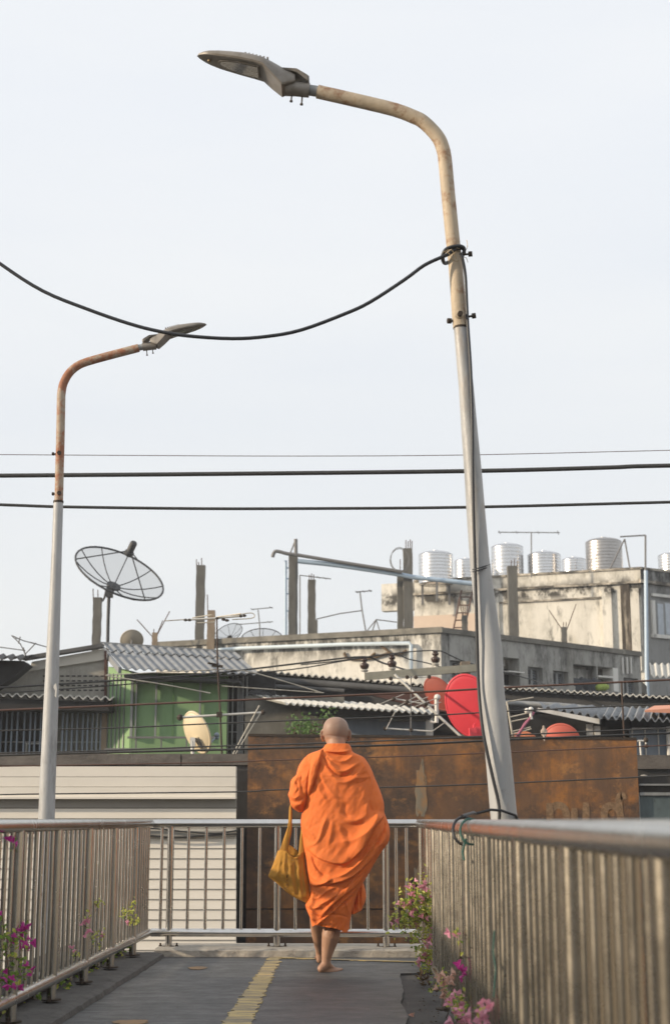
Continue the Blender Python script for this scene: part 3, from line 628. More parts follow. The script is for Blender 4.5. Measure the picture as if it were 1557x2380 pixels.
# -- black slab standing in for the dark gap between the siding and the sheet
root = tag(to_ground(front(YR + .12), 549, 1790, 582, .3, 'black_fill', m_black), 'black slab standing in for the dark gap between the cream siding and rusty sheet', 'post')
root = empty('dark_wall', at(1530, 1905, YR + .1).xy.to_3d() + Vector((0, 0, -5.5)), 'black wall with a teal metal panel right of the rusty sheet', 'wall')
fr = front(YR + .1)
to_ground(fr, 1481, 1803, 1700, .3, 'wall', m_black, root)
b = MB(); fr.box(b, 1488, 1850, 1690, 2100, .01, .05); pn = b.build('panel', m_teal, root)
b = MB()
for r_ in ((1483, 1842, 1690, 1849), (1483, 1849, 1487.5, 2100), (1483, 1822, 1690, 1826)): fr.box(b, *r_, .01, .08)
b.build('panel_frame', m_gmet, root)
# ledge with mortar lumps
root = empty('concrete_ledge', at(1600, 1780, YR + .9).xy.to_3d() + Vector((0, 0, 1)), 'rough concrete ledge with mortar lumps at the right edge', 'ledge')
fr = front(YR + .6); b = MB(); fr.box(b, 1480, 1755, 1720, 1787, -.5, 0); b.build('beam', m_beam, root)
b = MB(); fr.box(b, 1480, 1787.5, 1720, 1803, -.5, -.05); b.build('soffit', m_fasc, root)
b = MB()
for x, r_ in ((1492, .07), (1500, .05), (1560, .075), (1517, .03)):
    q = fr.p(x, 1810, .0); b.ball(q + Vector((0, -.1, -.0)), r_, 10, (1, 1, .7))
b.build('mortar_lump', m_kerb, root, True)
# -- cream siding wall
YS = 17.4; fs = front(YS)
root = empty('siding_wall', at(260, 1905, YS).xy.to_3d() + Vector((0, 0, -5.5)), 'cream clapboard siding wall at the left, behind the left and far railings', 'wall')
to_ground(front(YS + .15), -600, 1878, 549.5, .15, 'backing', m_seam, root)
ys = [(1782, 1805.6, .10), (1806.6, 1828.6, .10), (1829.6, 1855, .11)]
b = MB()
for y0, y1, o_ in ys: fs.box(b, -600, y0, 549.5, y1, -.1, o_)
fs.box(b, -600, 1852, 549.8, 1857, -.1, .13)
b.build('fascia_board', m_sid, root)
b = MB(); fs.box(b, -600, 1857.5, 549.5, 1877, -.1, .0); b.build('shade_band', m_sidg, root)  # grey band painted as the shadow beneath the projecting boards
b = MB(); y = 1878.3
k = 0
tops = [1878.3, 1902, 1925, 1947.6]
for i in range(30): tops.append(1947.6 + 23.65 * (i + 1))
for i in range(len(tops) - 1):
    y0, y1 = tops[i] + 1.0, tops[i + 1]
    if y1 > 2420: break
    a = fs.sz(-600, y0)[0]; c_ = fs.sz(549, y0)[0]; z1 = fs.sz(300, y0)[1]; z0 = fs.sz(300, y1)[1]
    b.hexa([fs.w(a, z0, -.06), fs.w(c_, z0, -.06), fs.w(c_, z0, .012), fs.w(a, z0, .012)], [fs.w(a, z1, -.06), fs.w(c_, z1, -.06), fs.w(c_, z1, -.006), fs.w(a, z1, -.006)])
b.build('siding', m_sid, root)
b = MB(); fs.box(b, 250, 1930, 549.6, 1944, .013, .05); b.build('grey_strip', m_sidg, root)
d = MB(); d.tube(curve([fs.p(x, y, .09) for x, y in ((-200, 1932), (150, 1936), (330, 1925), (420, 1932), (500, 1937), (552, 1930))], 4), .012, 6); d.tube(curve([fs.p(x, y, .08) for x, y in ((-200, 1925), (300, 1940), (400, 1946), (480, 1942), (552, 1938))], 4), .012, 6)
tag(d.build('cable_bundle', m_rub2, None, True), 'slack black cables hanging in front of the cream siding, seen through the far railing', 'cable')
# -- long concrete beam behind the siding
fb = front(18.6); b = MB()
x = -640
for x2 in (105, 420, 577):
    fb.box(b, x + 1, 1752, x2, 1778, -.35, 0); x = x2 + 2
b.box(fb.w(fb.sz(-640, 1800)[0], -5.5, -.33), fb.w(fb.sz(576, 1800)[0], fb.sz(0, 1779)[1], -.05))
tag(b.build('concrete_wall', m_beam), 'rough grey brown concrete wall top above the cream siding', 'wall')

# -- antennas close behind the wall
YA1 = 19.4
root = empty('tv_antenna', at(520, 1790, YA1), 'rusty television antenna mast with bent rods left of the monk', 'antenna')
A = lambda x, y, o=0: at(x, y, YA1 + o)
MB().tube([A(504.4, 1436), A(506, 1549), A(511, 1626), A(518, 1800)], [.010, .012, .013, .014], 8).build('mast', m_mast, root, True)
b = MB(); b.tube([A(429, 1441), A(500, 1437), A(571, 1431)], .013, 8); b.build('top_boom', m_antw, root, True)
b = MB()
for p in ([A(384.6, 1443), A(452, 1438.5)], [A(448, 1436, -.1), A(492, 1429, -.2)], [A(505, 1434), A(560, 1426, -.2)], [A(458.6, 1448, .1), A(500, 1446, .1)], [A(530, 1434), A(570, 1426), A(586, 1425), A(592, 1431), A(584, 1437), (A(540, 1440))]): b.tube(curve(p, 3), .0075, 6)
b.build('element', m_ant, root, True)
b = MB()
for x, y in ((432, 1441), (441, 1441), (505, 1437), (560, 1432), (520, 1440), (528, 1442), (568, 1431)): b.ball(A(x, y), .025, 6, (1.3, 1, .8))
b.bar(A(484, 1541, -.05), A(505, 1545), .05, .02); b.bar(A(493, 1547), A(518, 1549), .06, .03); b.build('clamp', m_blt, root)
b = MB(); b.tube(curve([A(489, 1611, -.1), A(370, 1589, -.3), A(256, 1572, -.4), A(253, 1569.5, -.4), A(260, 1568.5, -.3), A(400, 1561, -.1), A(503, 1556.5)], 4), .008, 6)
b.tube(curve([A(508, 1556.5), A(545, 1557, .1), A(600, 1566, .2), A(735, 1606, .3), A(742, 1609, .3), A(735, 1609.2, .3), A(516, 1594.5, 0)], 4), .008, 6); b.build('bent_rod', m_ant, root, True)
b = MB(); b.tube([A(420, 1667.5), A(612, 1656)], .016, 8); b.build('lower_boom', m_antw, root, True)
b = MB(); b.tube([A(603, 1640), A(525, 1784, -.2)], .009, 6); b.tube([A(607, 1655), A(530, 1782, -.2)], .009, 6); b.build('element', m_ant, root, True)
b = MB(); b.ball(A(419, 1667.5), .045, 8); b.box(A(504, 1667) - Vector((0, .04, 0)), A(517, 1655) + Vector((0, .04, 0))); b.ball(A(612, 1655), .035, 8); b.build('clamp', m_blt, root)
YA2 = 20.0; A = lambda x, y, o=0: at(x, y, YA2 + o)
root = empty('tv_antenna', at(955, 1712, YA2), 'thin television antenna with short slanted rods, left of the red dishes', 'antenna')
MB().tube([A(955, 1571), A(954.5, 1740)], .008, 6).build('mast', m_far, root, True)
b = MB(); b.tube([A(915, 1624), A(1009, 1640)], .012, 6); b.tube([A(905, 1577), A(1001, 1573)], .008, 6); b.tube([A(893, 1693), A(1004, 1700)], .013, 6); b.build('boom', m_antw, root, True)
b = MB()
for p, q in (((884, 1636), (941, 1612)), ((917, 1646), (968, 1618)), ((949, 1636), (994, 1620)), ((965, 1642), (1013, 1623)), ((985, 1648), (1024, 1632)), ((897, 1695), (917, 1656)), ((1004, 1700), (1035, 1678))): b.tube([A(*p, -.15), A(*q, .15)], .0065, 6)
b.build('element', m_ant, root, True)
b = MB()
for x, y in ((908, 1577), (946, 1574), (966, 1574), (997, 1573), (895, 1693), (955, 1697), (915, 1624), (946, 1631), (990, 1637)): b.ball(A(x, y, -.02), .03, 6)
b.build('clamp', m_blt, root)
b = MB(); b.tube([A(917, 1568, .5), A(990, 1637, .3), A(1075, 1716, .2)], .018, 8); o = b.build('support_pole', m_antw, None, True); tag(o, 'pale pole leaning diagonally down to the red dish', 'pole')
YA3 = 18.3; A = lambda x, y, o=0: at(x, y, YA3 + o)
root = empty('tv_antenna', at(1193, 1716, YA3), 'small pale antenna with white insulators and a pink cable beside the leaning pole', 'antenna')
b = MB(); b.tube([A(1177, 1630), A(1184, 1672), A(1192, 1720)], .012, 8); b.build('mast', m_ant, root, True)
b = MB()
for p, q in (((1178, 1631), (1239, 1621)), ((1183, 1667), (1228, 1657)), ((1183, 1678), (1227, 1669)), ((1190, 1700), (1232, 1690)), ((1192, 1705), (1234, 1694))): b.tube([A(*p), A(*q)], .009, 6)
b.build('element', m_ant, root, True)
b = MB(); b.ball(A(1224, 1652), .035, 10); b.ball(A(1233, 1649), .035, 10); b.tube([A(1232, 1650), A(1234, 1672)], .02, 8); b.build('insulator', m_cerw, root, True)
b = MB(); b.tube(curve([A(1240, 1655), A(1229, 1672), A(1215, 1690), A(1196, 1718)], 3), .018, 6); b.tube(curve([A(1232, 1668), A(1217, 1683), A(1208, 1706), A(1204, 1718)], 3), .012, 6); b.build('cable', m_pink, root, True)
YA9 = 21
def yagi(name, lab, Y, mast, boom, els, r=.012, m=m_far, group='antennas on the far roofs'):
    root = empty(name, at(*mast[-1], Y), lab, 'antenna', group); A = lambda x, y: at(x, y, Y)
    MB().tube([A(*p) for p in mast], r, 6).build('mast', m, root, True)
    b = MB()
    for bb in boom: b.tube([A(*p) for p in bb], r * .8, 6)
    b.build('boom', m, root, True)
    if els:
        b = MB()
        for (x, y), l_ in els: b.tube([A(x, y) + Vector((-.1 * l_, -.5 * l_, 0)), A(x, y) + Vector((.1 * l_, .5 * l_, 0))], r * .5, 5)
        b.build('element', m, root, True)
# -- power pole with crossarm and insulators
YPP = 23.0; A = lambda x, y, o=0: at(x, y, YPP + o)
root = empty('power_pole', (A(1082, 1700).x, YPP + .15, -5.5), 'square concrete power pole carrying a crossarm with three brown insulators', 'power pole')
fr = front(YPP + .1); to_ground(fr, 1071, 1537, 1092, .18, 'pole', m_concw, root)
b = MB(); b.bar(A(849, 1572), A(1118, 1551.5), .10, .115); b.build('crossarm', m_beamg, root)
for x, yt, yb in ((847, 1526, 1566), (911, 1520, 1562), (1012, 1512, 1551)):
    c_ = A(x, yb); h = A(x, yt).z - c_.z
    b = MB(); b.lathe(c_, [(.02, -.10), (.02, h * .1), (.05, h * .12), (.06, h * .2), (.04, h * .25)], 12); st_ = b.build('pin', m_antw, root, True)
    b = MB(); b.lathe(c_, [(.03, h * .25), (.06, h * .31), (.075, h * .5), (.065, h * .58), (.032, h * .63), (.03, h * .68), (.05, h * .74), (.055, h * .82), (.035, h * .88), (.045, h * .94), (.025, h)], 14); b.build('insulator', m_cer, root, True)
G3 = 'power lines on the insulators'
def pw(pts, lab, hw=1.7):
    o = MB().tube(curve([at(x, y, YPP + q) for x, y, q in pts], 4), hw * mpp(800, 1550, YPP), 6).build('power_line', m_rub2, None, True); return tag(o, lab, 'wire', G3)
pw([(-260, 1610, -3), (0, 1598, -2), (107, 1592, -1.6), (250, 1583, -1.2), (449, 1569, -.6), (581, 1555.5, -.3), (736, 1537, -.1), (847, 1526.5, 0), (890, 1541, .3), (960, 1562, 2)], 'upper dark power line running from the left to the leftmost insulator', 2.4)
pw([(-260, 1622, -3), (0, 1611, -2), (250, 1594, -1.2), (449, 1577, -.6), (678, 1556, -.2), (800, 1536, 0), (911, 1520.5, 0), (950, 1532, .3), (1020, 1549, 1.5), (1160, 1600, 4)], 'lower dark power line running from the left to the middle insulator', 1.6)
pw([(700, 1545, -1), (780, 1537, -.5), (911, 1519, -.1), (1012, 1512, 0), (1050, 1525, .5), (1090, 1541, 1), (1235, 1580, 3), (1300, 1608, 4), (1480, 1690, 6)], 'dark power line to the rightmost insulator and on behind the leaning pole', 1.6)

# -- satellite dishes
def ellipse_axis(maj_ang, ratio, facing=1):
    """axis of a disc seen as an ellipse: maj_ang = picture angle of the major axis (deg, up positive)"""
    a = R(maj_ang + 90); k = math.sqrt(max(0, 1 - ratio * ratio))
    return Vector((math.cos(a) * k, -facing * ratio, math.sin(a) * k)).normalized()
def dish(name, lab, c, rad, axis, depth, m, parts=(), group=None, scale=None, rot=0, back=True):
    """rim centre c, axis pointing out of the bowl"""
    root = empty(name, c, lab, 'satellite dish', group)
    axis = Vector(axis).normalized(); up = Vector((0, 0, 1)); s1 = axis.cross(up).normalized(); s2 = s1.cross(axis).normalized()
    if rot: s1, s2 = (s1 * math.cos(rot) + s2 * math.sin(rot)), (s2 * math.cos(rot) - s1 * math.sin(rot))
    sx, sy = scale or (1, 1)
    n_ = 40; rings = []
    prof = [(.02 + .98 * k / 7) for k in range(8)]
    for q in prof: rings.append([c + (s1 * math.cos(2 * math.pi * k / n_) * sx + s2 * math.sin(2 * math.pi * k / n_) * sy) * rad * q - axis * depth * (1 - q * q) for k in range(n_)])
    rings.append([c + (s1 * math.cos(2 * math.pi * k / n_) * sx + s2 * math.sin(2 * math.pi * k / n_) * sy) * (rad + .012) - axis * .006 for k in range(n_)])
    for q in reversed(prof): rings.append([c + (s1 * math.cos(2 * math.pi * k / n_) * sx + s2 * math.sin(2 * math.pi * k / n_) * sy) * rad * q - axis * (depth * (1 - q * q) + .014) for k in range(n_)])
    if not (m is m_mesh or m is m_meshd):
        MB().loft(rings, True).build('reflector', m, root, True)
        MB().tube([c + (s1 * math.cos(2 * math.pi * k / n_) * sx + s2 * math.sin(2 * math.pi * k / n_) * sy) * rad for k in range(n_ + 1)], .02, 6, False).build('rim', m, root, True)
    else:
        MB().loft(rings[:8], False).build('mesh_reflector', m, root, True)
        b = MB(); b.tube([c + (s1 * math.cos(2 * math.pi * k / n_) + s2 * math.sin(2 * math.pi * k / n_)) * rad for k in range(n_ + 1)], .022 * rad, 6, False); b.build('rim', m_drib, root, True)
        for k in range(10):
            a = 2 * math.pi * (k + .5) / 10; e = s1 * math.cos(a) + s2 * math.sin(a)
            MB().tube([c + e * rad * q - axis * (depth * (1 - q * q) + .01) for q in (.05, .25, .45, .65, .85, 1)], .013 * rad, 5).build('rib', m_drib, root, True)
        hub = c - axis * depth; b = MB(); b.lathe(hub - axis * .02, [(.16 * rad, 0), (.16 * rad, .04)], 12, axis); b.build('hub', m_drib, root)
    return root, axis, s1, s2
# big mesh dish
YD = 30.0; c = at(279, 1332, YD); rad = 109 * mpp(279, 1332, YD)
ax = ellipse_axis(-30, .50, 1)
root, ax, s1, s2 = dish('satellite_dish', 'large black wire mesh dish on a tall mast against the sky', c, rad, ax, rad * .34, m_mesh)
hub = c - ax * rad * .34; feed = hub + ax * rad * .92
b = MB(); b.lathe(feed - ax * .13, [(.06, 0), (.10, .02), (.10, .10), (.075, .11), (.075, .32), (.05, .35)], 14, ax); b.build('feed', m_drib, root, True)
b = MB()
for k in (0, 1, 2): 
    a = R(20 + 120 * k); b.tube([c + (s1 * math.cos(a) + s2 * math.sin(a)) * rad, feed], .014, 5)
b.build('strut', m_drib, root, True)
mt = at(254, 1385, YD); b = MB(); b.tube([at(256, 1376, YD), mt, at(252, 1440, YD), at(250.5, 1520, YD)], [.03, .035, .035, .035], 8); b.tube([hub, at(255, 1383, YD)], .06, 8); b.tube([at(258, 1372, YD), at(247, 1373, YD), at(244, 1388, YD), at(239, 1397, YD), at(236, 1391, YD)], .025, 6)
b.box(at(251, 1383, YD) - Vector((.02, .08, .05)), at(263, 1366, YD) + Vector((.0, .08, 0))); b.build('mast', m_drib, root, True)
# small beige dish behind the ridge
root, ax, s1, s2 = dish('satellite_dish', 'small beige solid dish peeping over the grey corrugated roof', at(307, 1488, 29), 25 * mpp(307, 1488, 29), (-.15, .85, .5), .06, m_beige, scale=(1, 1))
MB().tube([at(307, 1488, 28.8), at(305, 1520, 28.8)], .02, 6).build('mast', m_far, root)
# mesh dishes behind the parapet
for cx, cy, rr_, ang, ra, lab in ((530, 1473, 36, 28, .42, 'mesh dish tilted up to the right, directly beside a short warm coloured column'), (609, 1487, 49, 3, .42, 'flat lying mesh dish on the far roof beside the blue pipe')):
    Y_ = 37; q = at(cx, cy, Y_); r0 = rr_ * mpp(cx, cy, Y_)
    rt_ = dish('satellite_dish', lab, q, r0, ellipse_axis(ang, ra, -1), r0 * .3, m_mesh)[0]
    MB().tube([q - Vector((0, 0, .1)), q - Vector((0, 0, 1.4))], .03, 6).build('mast', m_far, rt_)
# cream dish seen from behind
YC = 20.2; q = at(459, 1702, YC); r0 = 50 * mpp(459, 1702, YC)
root, ax, s1, s2 = dish('satellite_dish', 'cream satellite dish seen from behind in front of the green house', q, r0, (.62, .72, .25), .05, m_cream, scale=(.72, 1.0), rot=R(24))
b = MB(); b.box(at(444, 1728, YC) - Vector((.0, .12, .05)), at(456, 1715, YC) - Vector((0, .04, 0))); b.tube([at(447, 1722, YC - .1), at(449, 1762, YC - .1)], .025, 8); b.build('mount', m_white, root, True)
b = MB(); b.tube([at(480, 1738, YC), at(503, 1712, YC + .2)], .012, 6); b.ball(at(504, 1709, YC + .2), .04, 10); b.tube([at(500, 1713, YC + .2), at(509, 1716, YC + .2)], .025, 8); b.build('receiver_arm', m_bluem, root, True)
b = MB()
for k in range(6): b.tube([at(452 + k * 3, 1718 - k * 1.5, YC - .08), at(460 + k * 2, 1730 + (k % 3) * 4, YC - .06)], .005, 5)
b.build('bracket', m_far, root)
# dark mesh dish under the eaves
q = at(612, 1641, 24.2); r0 = 46 * mpp(612, 1641, 24.2)
root, ax, s1, s2 = dish('satellite_dish', 'dark mesh dish in the shade left of the plants and the monk', q, r0, ellipse_axis(-40, .72, 1), r0 * .3, m_meshd)
MB().tube([q, q + Vector((.05, .1, -1.2))], .025, 6).build('mast', m_drib, root)
# bright red dish, seen from behind
YD8 = 20.6; q = at(1092, 1641, YD8); r0 = 74 * mpp(1092, 1641, YD8)
root, ax, s1, s2 = dish('satellite_dish', 'large bright red dish half hidden by the leaning lamp pole', q, r0, (.30, .92, .22), .02, m_red, scale=(.74, 1.0), rot=R(16))
b = MB(); p_ = at(1091, 1712, YD8 - .22); b.box(p_ + Vector((0, -.05, 0)), at(1104, 1693, YD8 - .1)); b.box(at(1105, 1712, YD8 - .2), at(1120, 1690, YD8 - .08)); b.tube([at(1099, 1694, YD8 - .15), at(1100, 1686, YD8 - .12), at(1103, 1682, YD8 - .1)], .012, 6)
b.tube([at(1098, 1712, YD8 - .15), at(1098, 1760, YD8 - .15)], .03, 8); b.build('mount', m_redp, root, True)
q = at(1020, 1612, 21.8); r0 = 42 * mpp(1020, 1612, 21.8)
root, ax, s1, s2 = dish('satellite_dish', 'faded brownish red dish directly left of the bright red one', q, r0, (.45, .8, .35), .03, m_redo, scale=(.72, 1.0), rot=R(32))
b = MB(); b.tube([at(1014, 1620, 21.5), at(1014.5, 1660, 21.5), at(1014, 1680, 21.5)], .03, 8); b.ball(at(1016, 1621, 21.5), .05, 8); b.tube([at(1014, 1676, 21.5), at(1007, 1680, 21.5), at(1000, 1676, 21.5)], .02, 6); b.build('mount', m_white, root, True)
for cx, cy, rr_, m_, lab in ((1217, 1735, 35, m_orange, 'orange dish top showing above the rusty sheet beside the dove'), (1304, 1722, 41, m_coral, 'coral red dish top showing above the rusty sheet right of the dove')):
    Y_ = 19.2; q = at(cx, cy, Y_); r0 = rr_ * mpp(cx, cy, Y_)
    root, *_ = dish('satellite_dish', lab, q, r0, (.25, .9, .3), .06, m_, scale=(1, .95))
    MB().tube([q - Vector((0, .08, 0)), q - Vector((0, .06, .9))], .025, 6).build('mount', m_far, root)

# ================================================================ green house
YG = 24.0; gf = front(YG)
root = empty('green_house', (at(400, 1700, YG).x, YG + 1, -5.5), 'green walled house with a grey corrugated roof left of centre', 'house')
to_ground(gf, 306, 1564, 529, .25, 'front_wall', m_greenw, root)
sp = VP(tuple(at(248, 1700, YG + .45).xy), tuple(at(306, 1700, YG).xy))
b = MB(); a0 = sp.sz(248, 1700)[0]; a1 = sp.sz(306.5, 1700)[0]; z1 = gf.sz(306, 1564)[1]
b.hexa([sp.w(a0, -5.5, -.2), sp.w(a1, -5.5, -.2), sp.w(a1, -5.5, 0), sp.w(a0, -5.5, 0)], [sp.w(a0, z1 + .15, -.2), sp.w(a1, z1, -.2), sp.w(a1, z1, 0), sp.w(a0, z1 + .15, 0)]); b.build('side_wall', m_greenw, root)
b = MB()
for x in (253, 262, 271, 280, 290): sp.box(b, x - .8, 1566, x + .8, 1745, .003, .02)
b.build('wall_strip', m_gmet, root)
b = MB()
for x, wd, yt in ((308, 4, 1566), (318, 2, 1566), (364, 2.6, 1566), (466, 2.6, 1566)): b = MB(); gf.box(b, x - wd / 2 * 1.4, yt, x + wd / 2 * 1.4, 1716, .02, .08); b.build('frame_post', m_gmet, root)
b = MB(); gf.box(b, 402.5, 1566, 404.5, 1716, .003, .015); b.build('wall_joint', m_greend, root)
b = MB(); gf.box(b, 303, 1714, 505, 1718.5, .25, .31)
for x in (322, 380, 438, 492): gf.box(b, x - 1.5, 1718.5, x + 1.5, 1742, .26, .30)
gf.box(b, 250, 1741, 505, 1744.5, .26, .31); gf.box(b, 260, 1746, 480, 1749, .26, .30); b.build('balcony_rail', m_far, root)
ee = [at(287, 1555, YG - .7), at(600, 1568, YG - .5)]; rg = [at(238, 1500, YG + 1.9), at(545, 1521, YG + 2.1)]
mid0 = ee[0].lerp(rg[0], .72); mid1 = ee[1].lerp(rg[1], .72)
b = MB(); b.corr(ee[0], ee[1], mid1, mid0, 16, .019, .014, 5, 8); b.build('roof_sheet', m_greyroof, root, True)
up3 = Vector((0, 0, .028)); b = MB(); b.corr(mid0 + up3 + (ee[0] - mid0) * .06, mid1 + up3 + (ee[1] - mid1) * .06, rg[1] + up3, rg[0] + up3, 16, .019, .014, 3, 8); b.build('roof_sheet', m_greyroof, root, True)
b = MB(); b.bar(rg[0] + Vector((-.02, .0, .03)), rg[1] + Vector((0, 0, .03)), .18, .05); b.build('ridge_cap', m_greyroof, root)
b = MB(); b.bar(rg[0] + Vector((-.03, 0, -.02)), ee[0] + Vector((-.05, 0, -.02)), .05, .10); b.build('barge_board', m_greyroof, root)
b = MB(); b.hexa([ee[0] + Vector((0, .1, -.12)), ee[1] + Vector((-.3, .1, -.12)), ee[1] + Vector((-.3, 2, -.12)), ee[0] + Vector((0, 2, -.12))], [ee[0] + Vector((0, .1, -.07)), ee[1] + Vector((-.3, .1, -.07)), ee[1] + Vector((-.3, 2, -.07)), ee[0] + Vector((0, 2, -.07))]); b.build('soffit', m_fasc, root)
# dark grated passage right of the green wall
root = empty('lean_to', (at(555, 1700, YG).x, YG + 1, -5.5), 'dark grated lean-to between the green house and the block wall', 'shed')
to_ground(front(YG + .5), 529, 1560, 640, .2, 'wall', m_dark, root)
b = MB()
for x in (531, 541, 553, 565, 574): front(YG + .2).box(b, x - 1.4, 1572, x + 1.4, 1752, 0, .05)
for y in (1680, 1700, 1735): front(YG + .2).box(b, 529, y, 576, y + 2, -.04, 0)
front(YG + .2).box(b, 553, 1575, 562, 1752, -.06, -.02); b.build('grate', m_gmet, root)

# ================================================================ grey house at the left
YL = 24.6; gl = front(YL)
root = empty('grey_house', (at(60, 1700, YL).x, YL + 1, -5.5), 'grey block house with vent slots and a scalloped awning at the left', 'house')
zt_ = at(150, 1533, YL)
b = MB(); b.slab([at(-300, 1600, YL), at(-300, 1565, YL), at(60, 1560, YL), at(247, 1531, YL), at(247, 1640, YL), at(-300, 1640, YL)], (0, .25, 0)); b.build('upper_wall', m_block, root)
to_ground(front(YL + .26), -300, 1650, 250, .1, 'back_wall', m_block, root)
b = MB()
for j, y in enumerate((1570, 1581, 1592, 1603)):
    for i in range(11):
        x = 101 + i * 13.4
        if x < 243: gl.box(b, x, y, x + 8, y + 2.8, .002, .012)
b.build('vent_slot', m_dark, root)
b = MB(); b.slab([at(67, 1560, YL - .06), at(75, 1538, YL - .06), at(244, 1508, YL - .06), at(244, 1533, YL - .06)], (0, .05, 0)); b.build('gable_board', m_fascw, root)
b = MB(); b.bar(at(56, 1531, YL - .1), at(240, 1501, YL - .1), .22, .06); b.build('roof_edge', m_darkroof, root)
b = MB(); b.hexa([at(243, 1640, YL - .09), at(249, 1640, YL - .09), at(249, 1640, YL + .1), at(243, 1640, YL + .1)], [at(243, 1512, YL - .09), at(249, 1512, YL - .09), at(249, 1512, YL + .1), at(243, 1512, YL + .1)]); b.build('corner_post', m_maroon, root)
b = MB(); b.corr(at(-330, 1604, YL - .9), at(266, 1625, YL - .9), at(262, 1627, YL - .05), at(-330, 1606, YL - .05), 29, .026, .025, 3, 8); b.build('awning', m_whiteroof, root, True)
b = MB(); b.slab([at(-300, 1613, YL - .8), at(254, 1632, YL - .8), at(254, 1652, YL - .8), at(-300, 1643, YL - .8)], (0, .7, 0)); b.build('awning_dark_slab', m_dark, root)  # dark slab filling the band below the awning edge
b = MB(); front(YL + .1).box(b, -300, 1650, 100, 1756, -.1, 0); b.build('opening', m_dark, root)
b = MB(); x = -20
for k, x in enumerate((-30, -12, 4, 17, 29, 42, 58, 72, 83, 96, 110, 124, 147, 157, 169, 181, 194, 205, 216, 226, 236)): front(YL - .15).box(b, x - 1.8, 1652, x + 1.8, 1753, 0, .05)
b.build('window_bar', m_bluem, root)
b = MB(); front(YL - .1).box(b, 238, 1640, 251, 1756, 0, .1); b.build('pillar', m_concw, root)
b = MB(); front(YL - .05).box(b, 62, 1727, 99, 1730, 0, .06); front(YL - .05).box(b, 62, 1730, 65, 1752, 0, .06); front(YL - .05).box(b, -30, 1724, 240, 1725.5, 0, .03); b.build('inner_frame', m_white, root)
# dark roof end at the far left
root = empty('dark_roof_shed', (at(20, 1560, 23.5).x, 23.5, -5.5), 'black roof corner with a corrugated edge at the far left', 'shed')
b = MB(); b.corr(at(-300, 1522, 23.2), at(58, 1532, 23.2), at(75, 1527, 24.4), at(-300, 1512, 24.4), 17, .03, .014, 3, 8); b.build('roof_sheet', m_darkroof, root, True)
b = MB(); b.slab([at(-300, 1526, 23.6), at(56, 1536, 23.6), at(66, 1545, 23.6), at(30, 1575, 23.6), at(-10, 1600, 23.6), at(-300, 1600, 23.6)], (0, .4, 0)); b.build('gable_shadow_board', m_dark, root)  # black slab put in for the shadow under the roof edge
b = MB(); b.prism([(at(-300, 1600, 24).x, 24.1), (at(-12, 1600, 24).x, 24.1), (at(-12, 1600, 24).x, 24.3), (at(-300, 1600, 24).x, 24.3)], -5.5, at(0, 1560, 24).z); b.build('wall', m_block, root)

# ================================================================ middle: long dark roof, white roof, block wall
root = empty('middle_shed', (at(800, 1650, 26).x, 26.5, -5.5), 'shed with a long sooty corrugated roof behind the monk', 'shed')
a, b2, c2, d2 = at(560, 1558, 25.6), at(1108, 1602, 25.0), at(1108, 1607, 27.2), at(560, 1564, 27.4)
b = MB(); b.corr(a, b2, c2, d2, 34, .022, .022, 4, 8); b.build('roof_sheet', m_whiteroof, root, True)
b = MB(); b.slab([at(560, 1561, 25.75), at(1108, 1606, 25.15), at(1108, 1650, 25.15), at(870, 1640, 25.4), at(560, 1612, 25.75)], (0, .12, 0)); b.build('fascia', m_fasc, root)
b = MB(); b.tube([at(560, 1575, 25.6), at(870, 1598, 25.3), at(1040, 1610, 25.1)], .06, 10); b.tube([at(560, 1590, 25.55), at(800, 1606, 25.3)], .04, 10); b.build('gutter_pipe', m_darkroof, root, True)
b = MB(); b.slab([at(850, 1612, 24.9), at(1108, 1612, 24.9), at(1108, 1660, 24.9), at(1000, 1652, 24.9)], (0, .1, 0)); b.build('maroon_panel', m_maroon, root)
b = MB(); b.prism([(at(590, 1700, 26).x, 26.0), (at(1110, 1700, 26).x, 25.6), (at(1110, 1700, 26).x, 29), (at(590, 1700, 26).x, 29)], -5.5, at(900, 1625, 25.9).z); b.build('wall', m_dark, root)
root = empty('white_roof_shed', (at(880, 1680, 23.5).x, 24, -5.5), 'shed with a pale corrugated roof and blue grey wall behind the head of the monk', 'shed')
b = MB(); b.corr(at(660, 1636, 22.6), at(1006, 1659, 22.6), at(1000, 1649, 24.6), at(560, 1612, 25.0), 22, .02, .012, 5, 8); b.build('roof_sheet', m_whiteroof, root, True)
to_ground(front(23.6), 800, 1652, 1006, .2, 'wall', m_bluem, root)
b = MB(); front(23.4).box(b, 990, 1668, 1006, 1760, -.1, .02); b.build('corner_pillar', m_white, root)
b = MB(); front(23.4).box(b, 880, 1672, 990, 1676, -.1, .02); b.build('lintel', m_gmet, root)
b = MB(); b.slab([at(700, 1640, 22.9), at(1003, 1659, 22.9), at(1003, 1668, 22.9), at(700, 1658, 22.9)], (0, .5, 0)); b.build('fascia', m_fasc, root)
m_blk2 = mat('stained_blocks', (.155, .15, .13), .9, 0, .25, 3, (1, 1, 1), [((.05, .048, .042), .5, .68, 2.2, (1, 1, .6), None, .7)], bump=.3, bs=12)
o = to_ground(front(23.9), 570, 1618, 800, .2, 'block_wall', m_blk2); tag(o, 'stained grey block wall behind the green plants', 'wall')

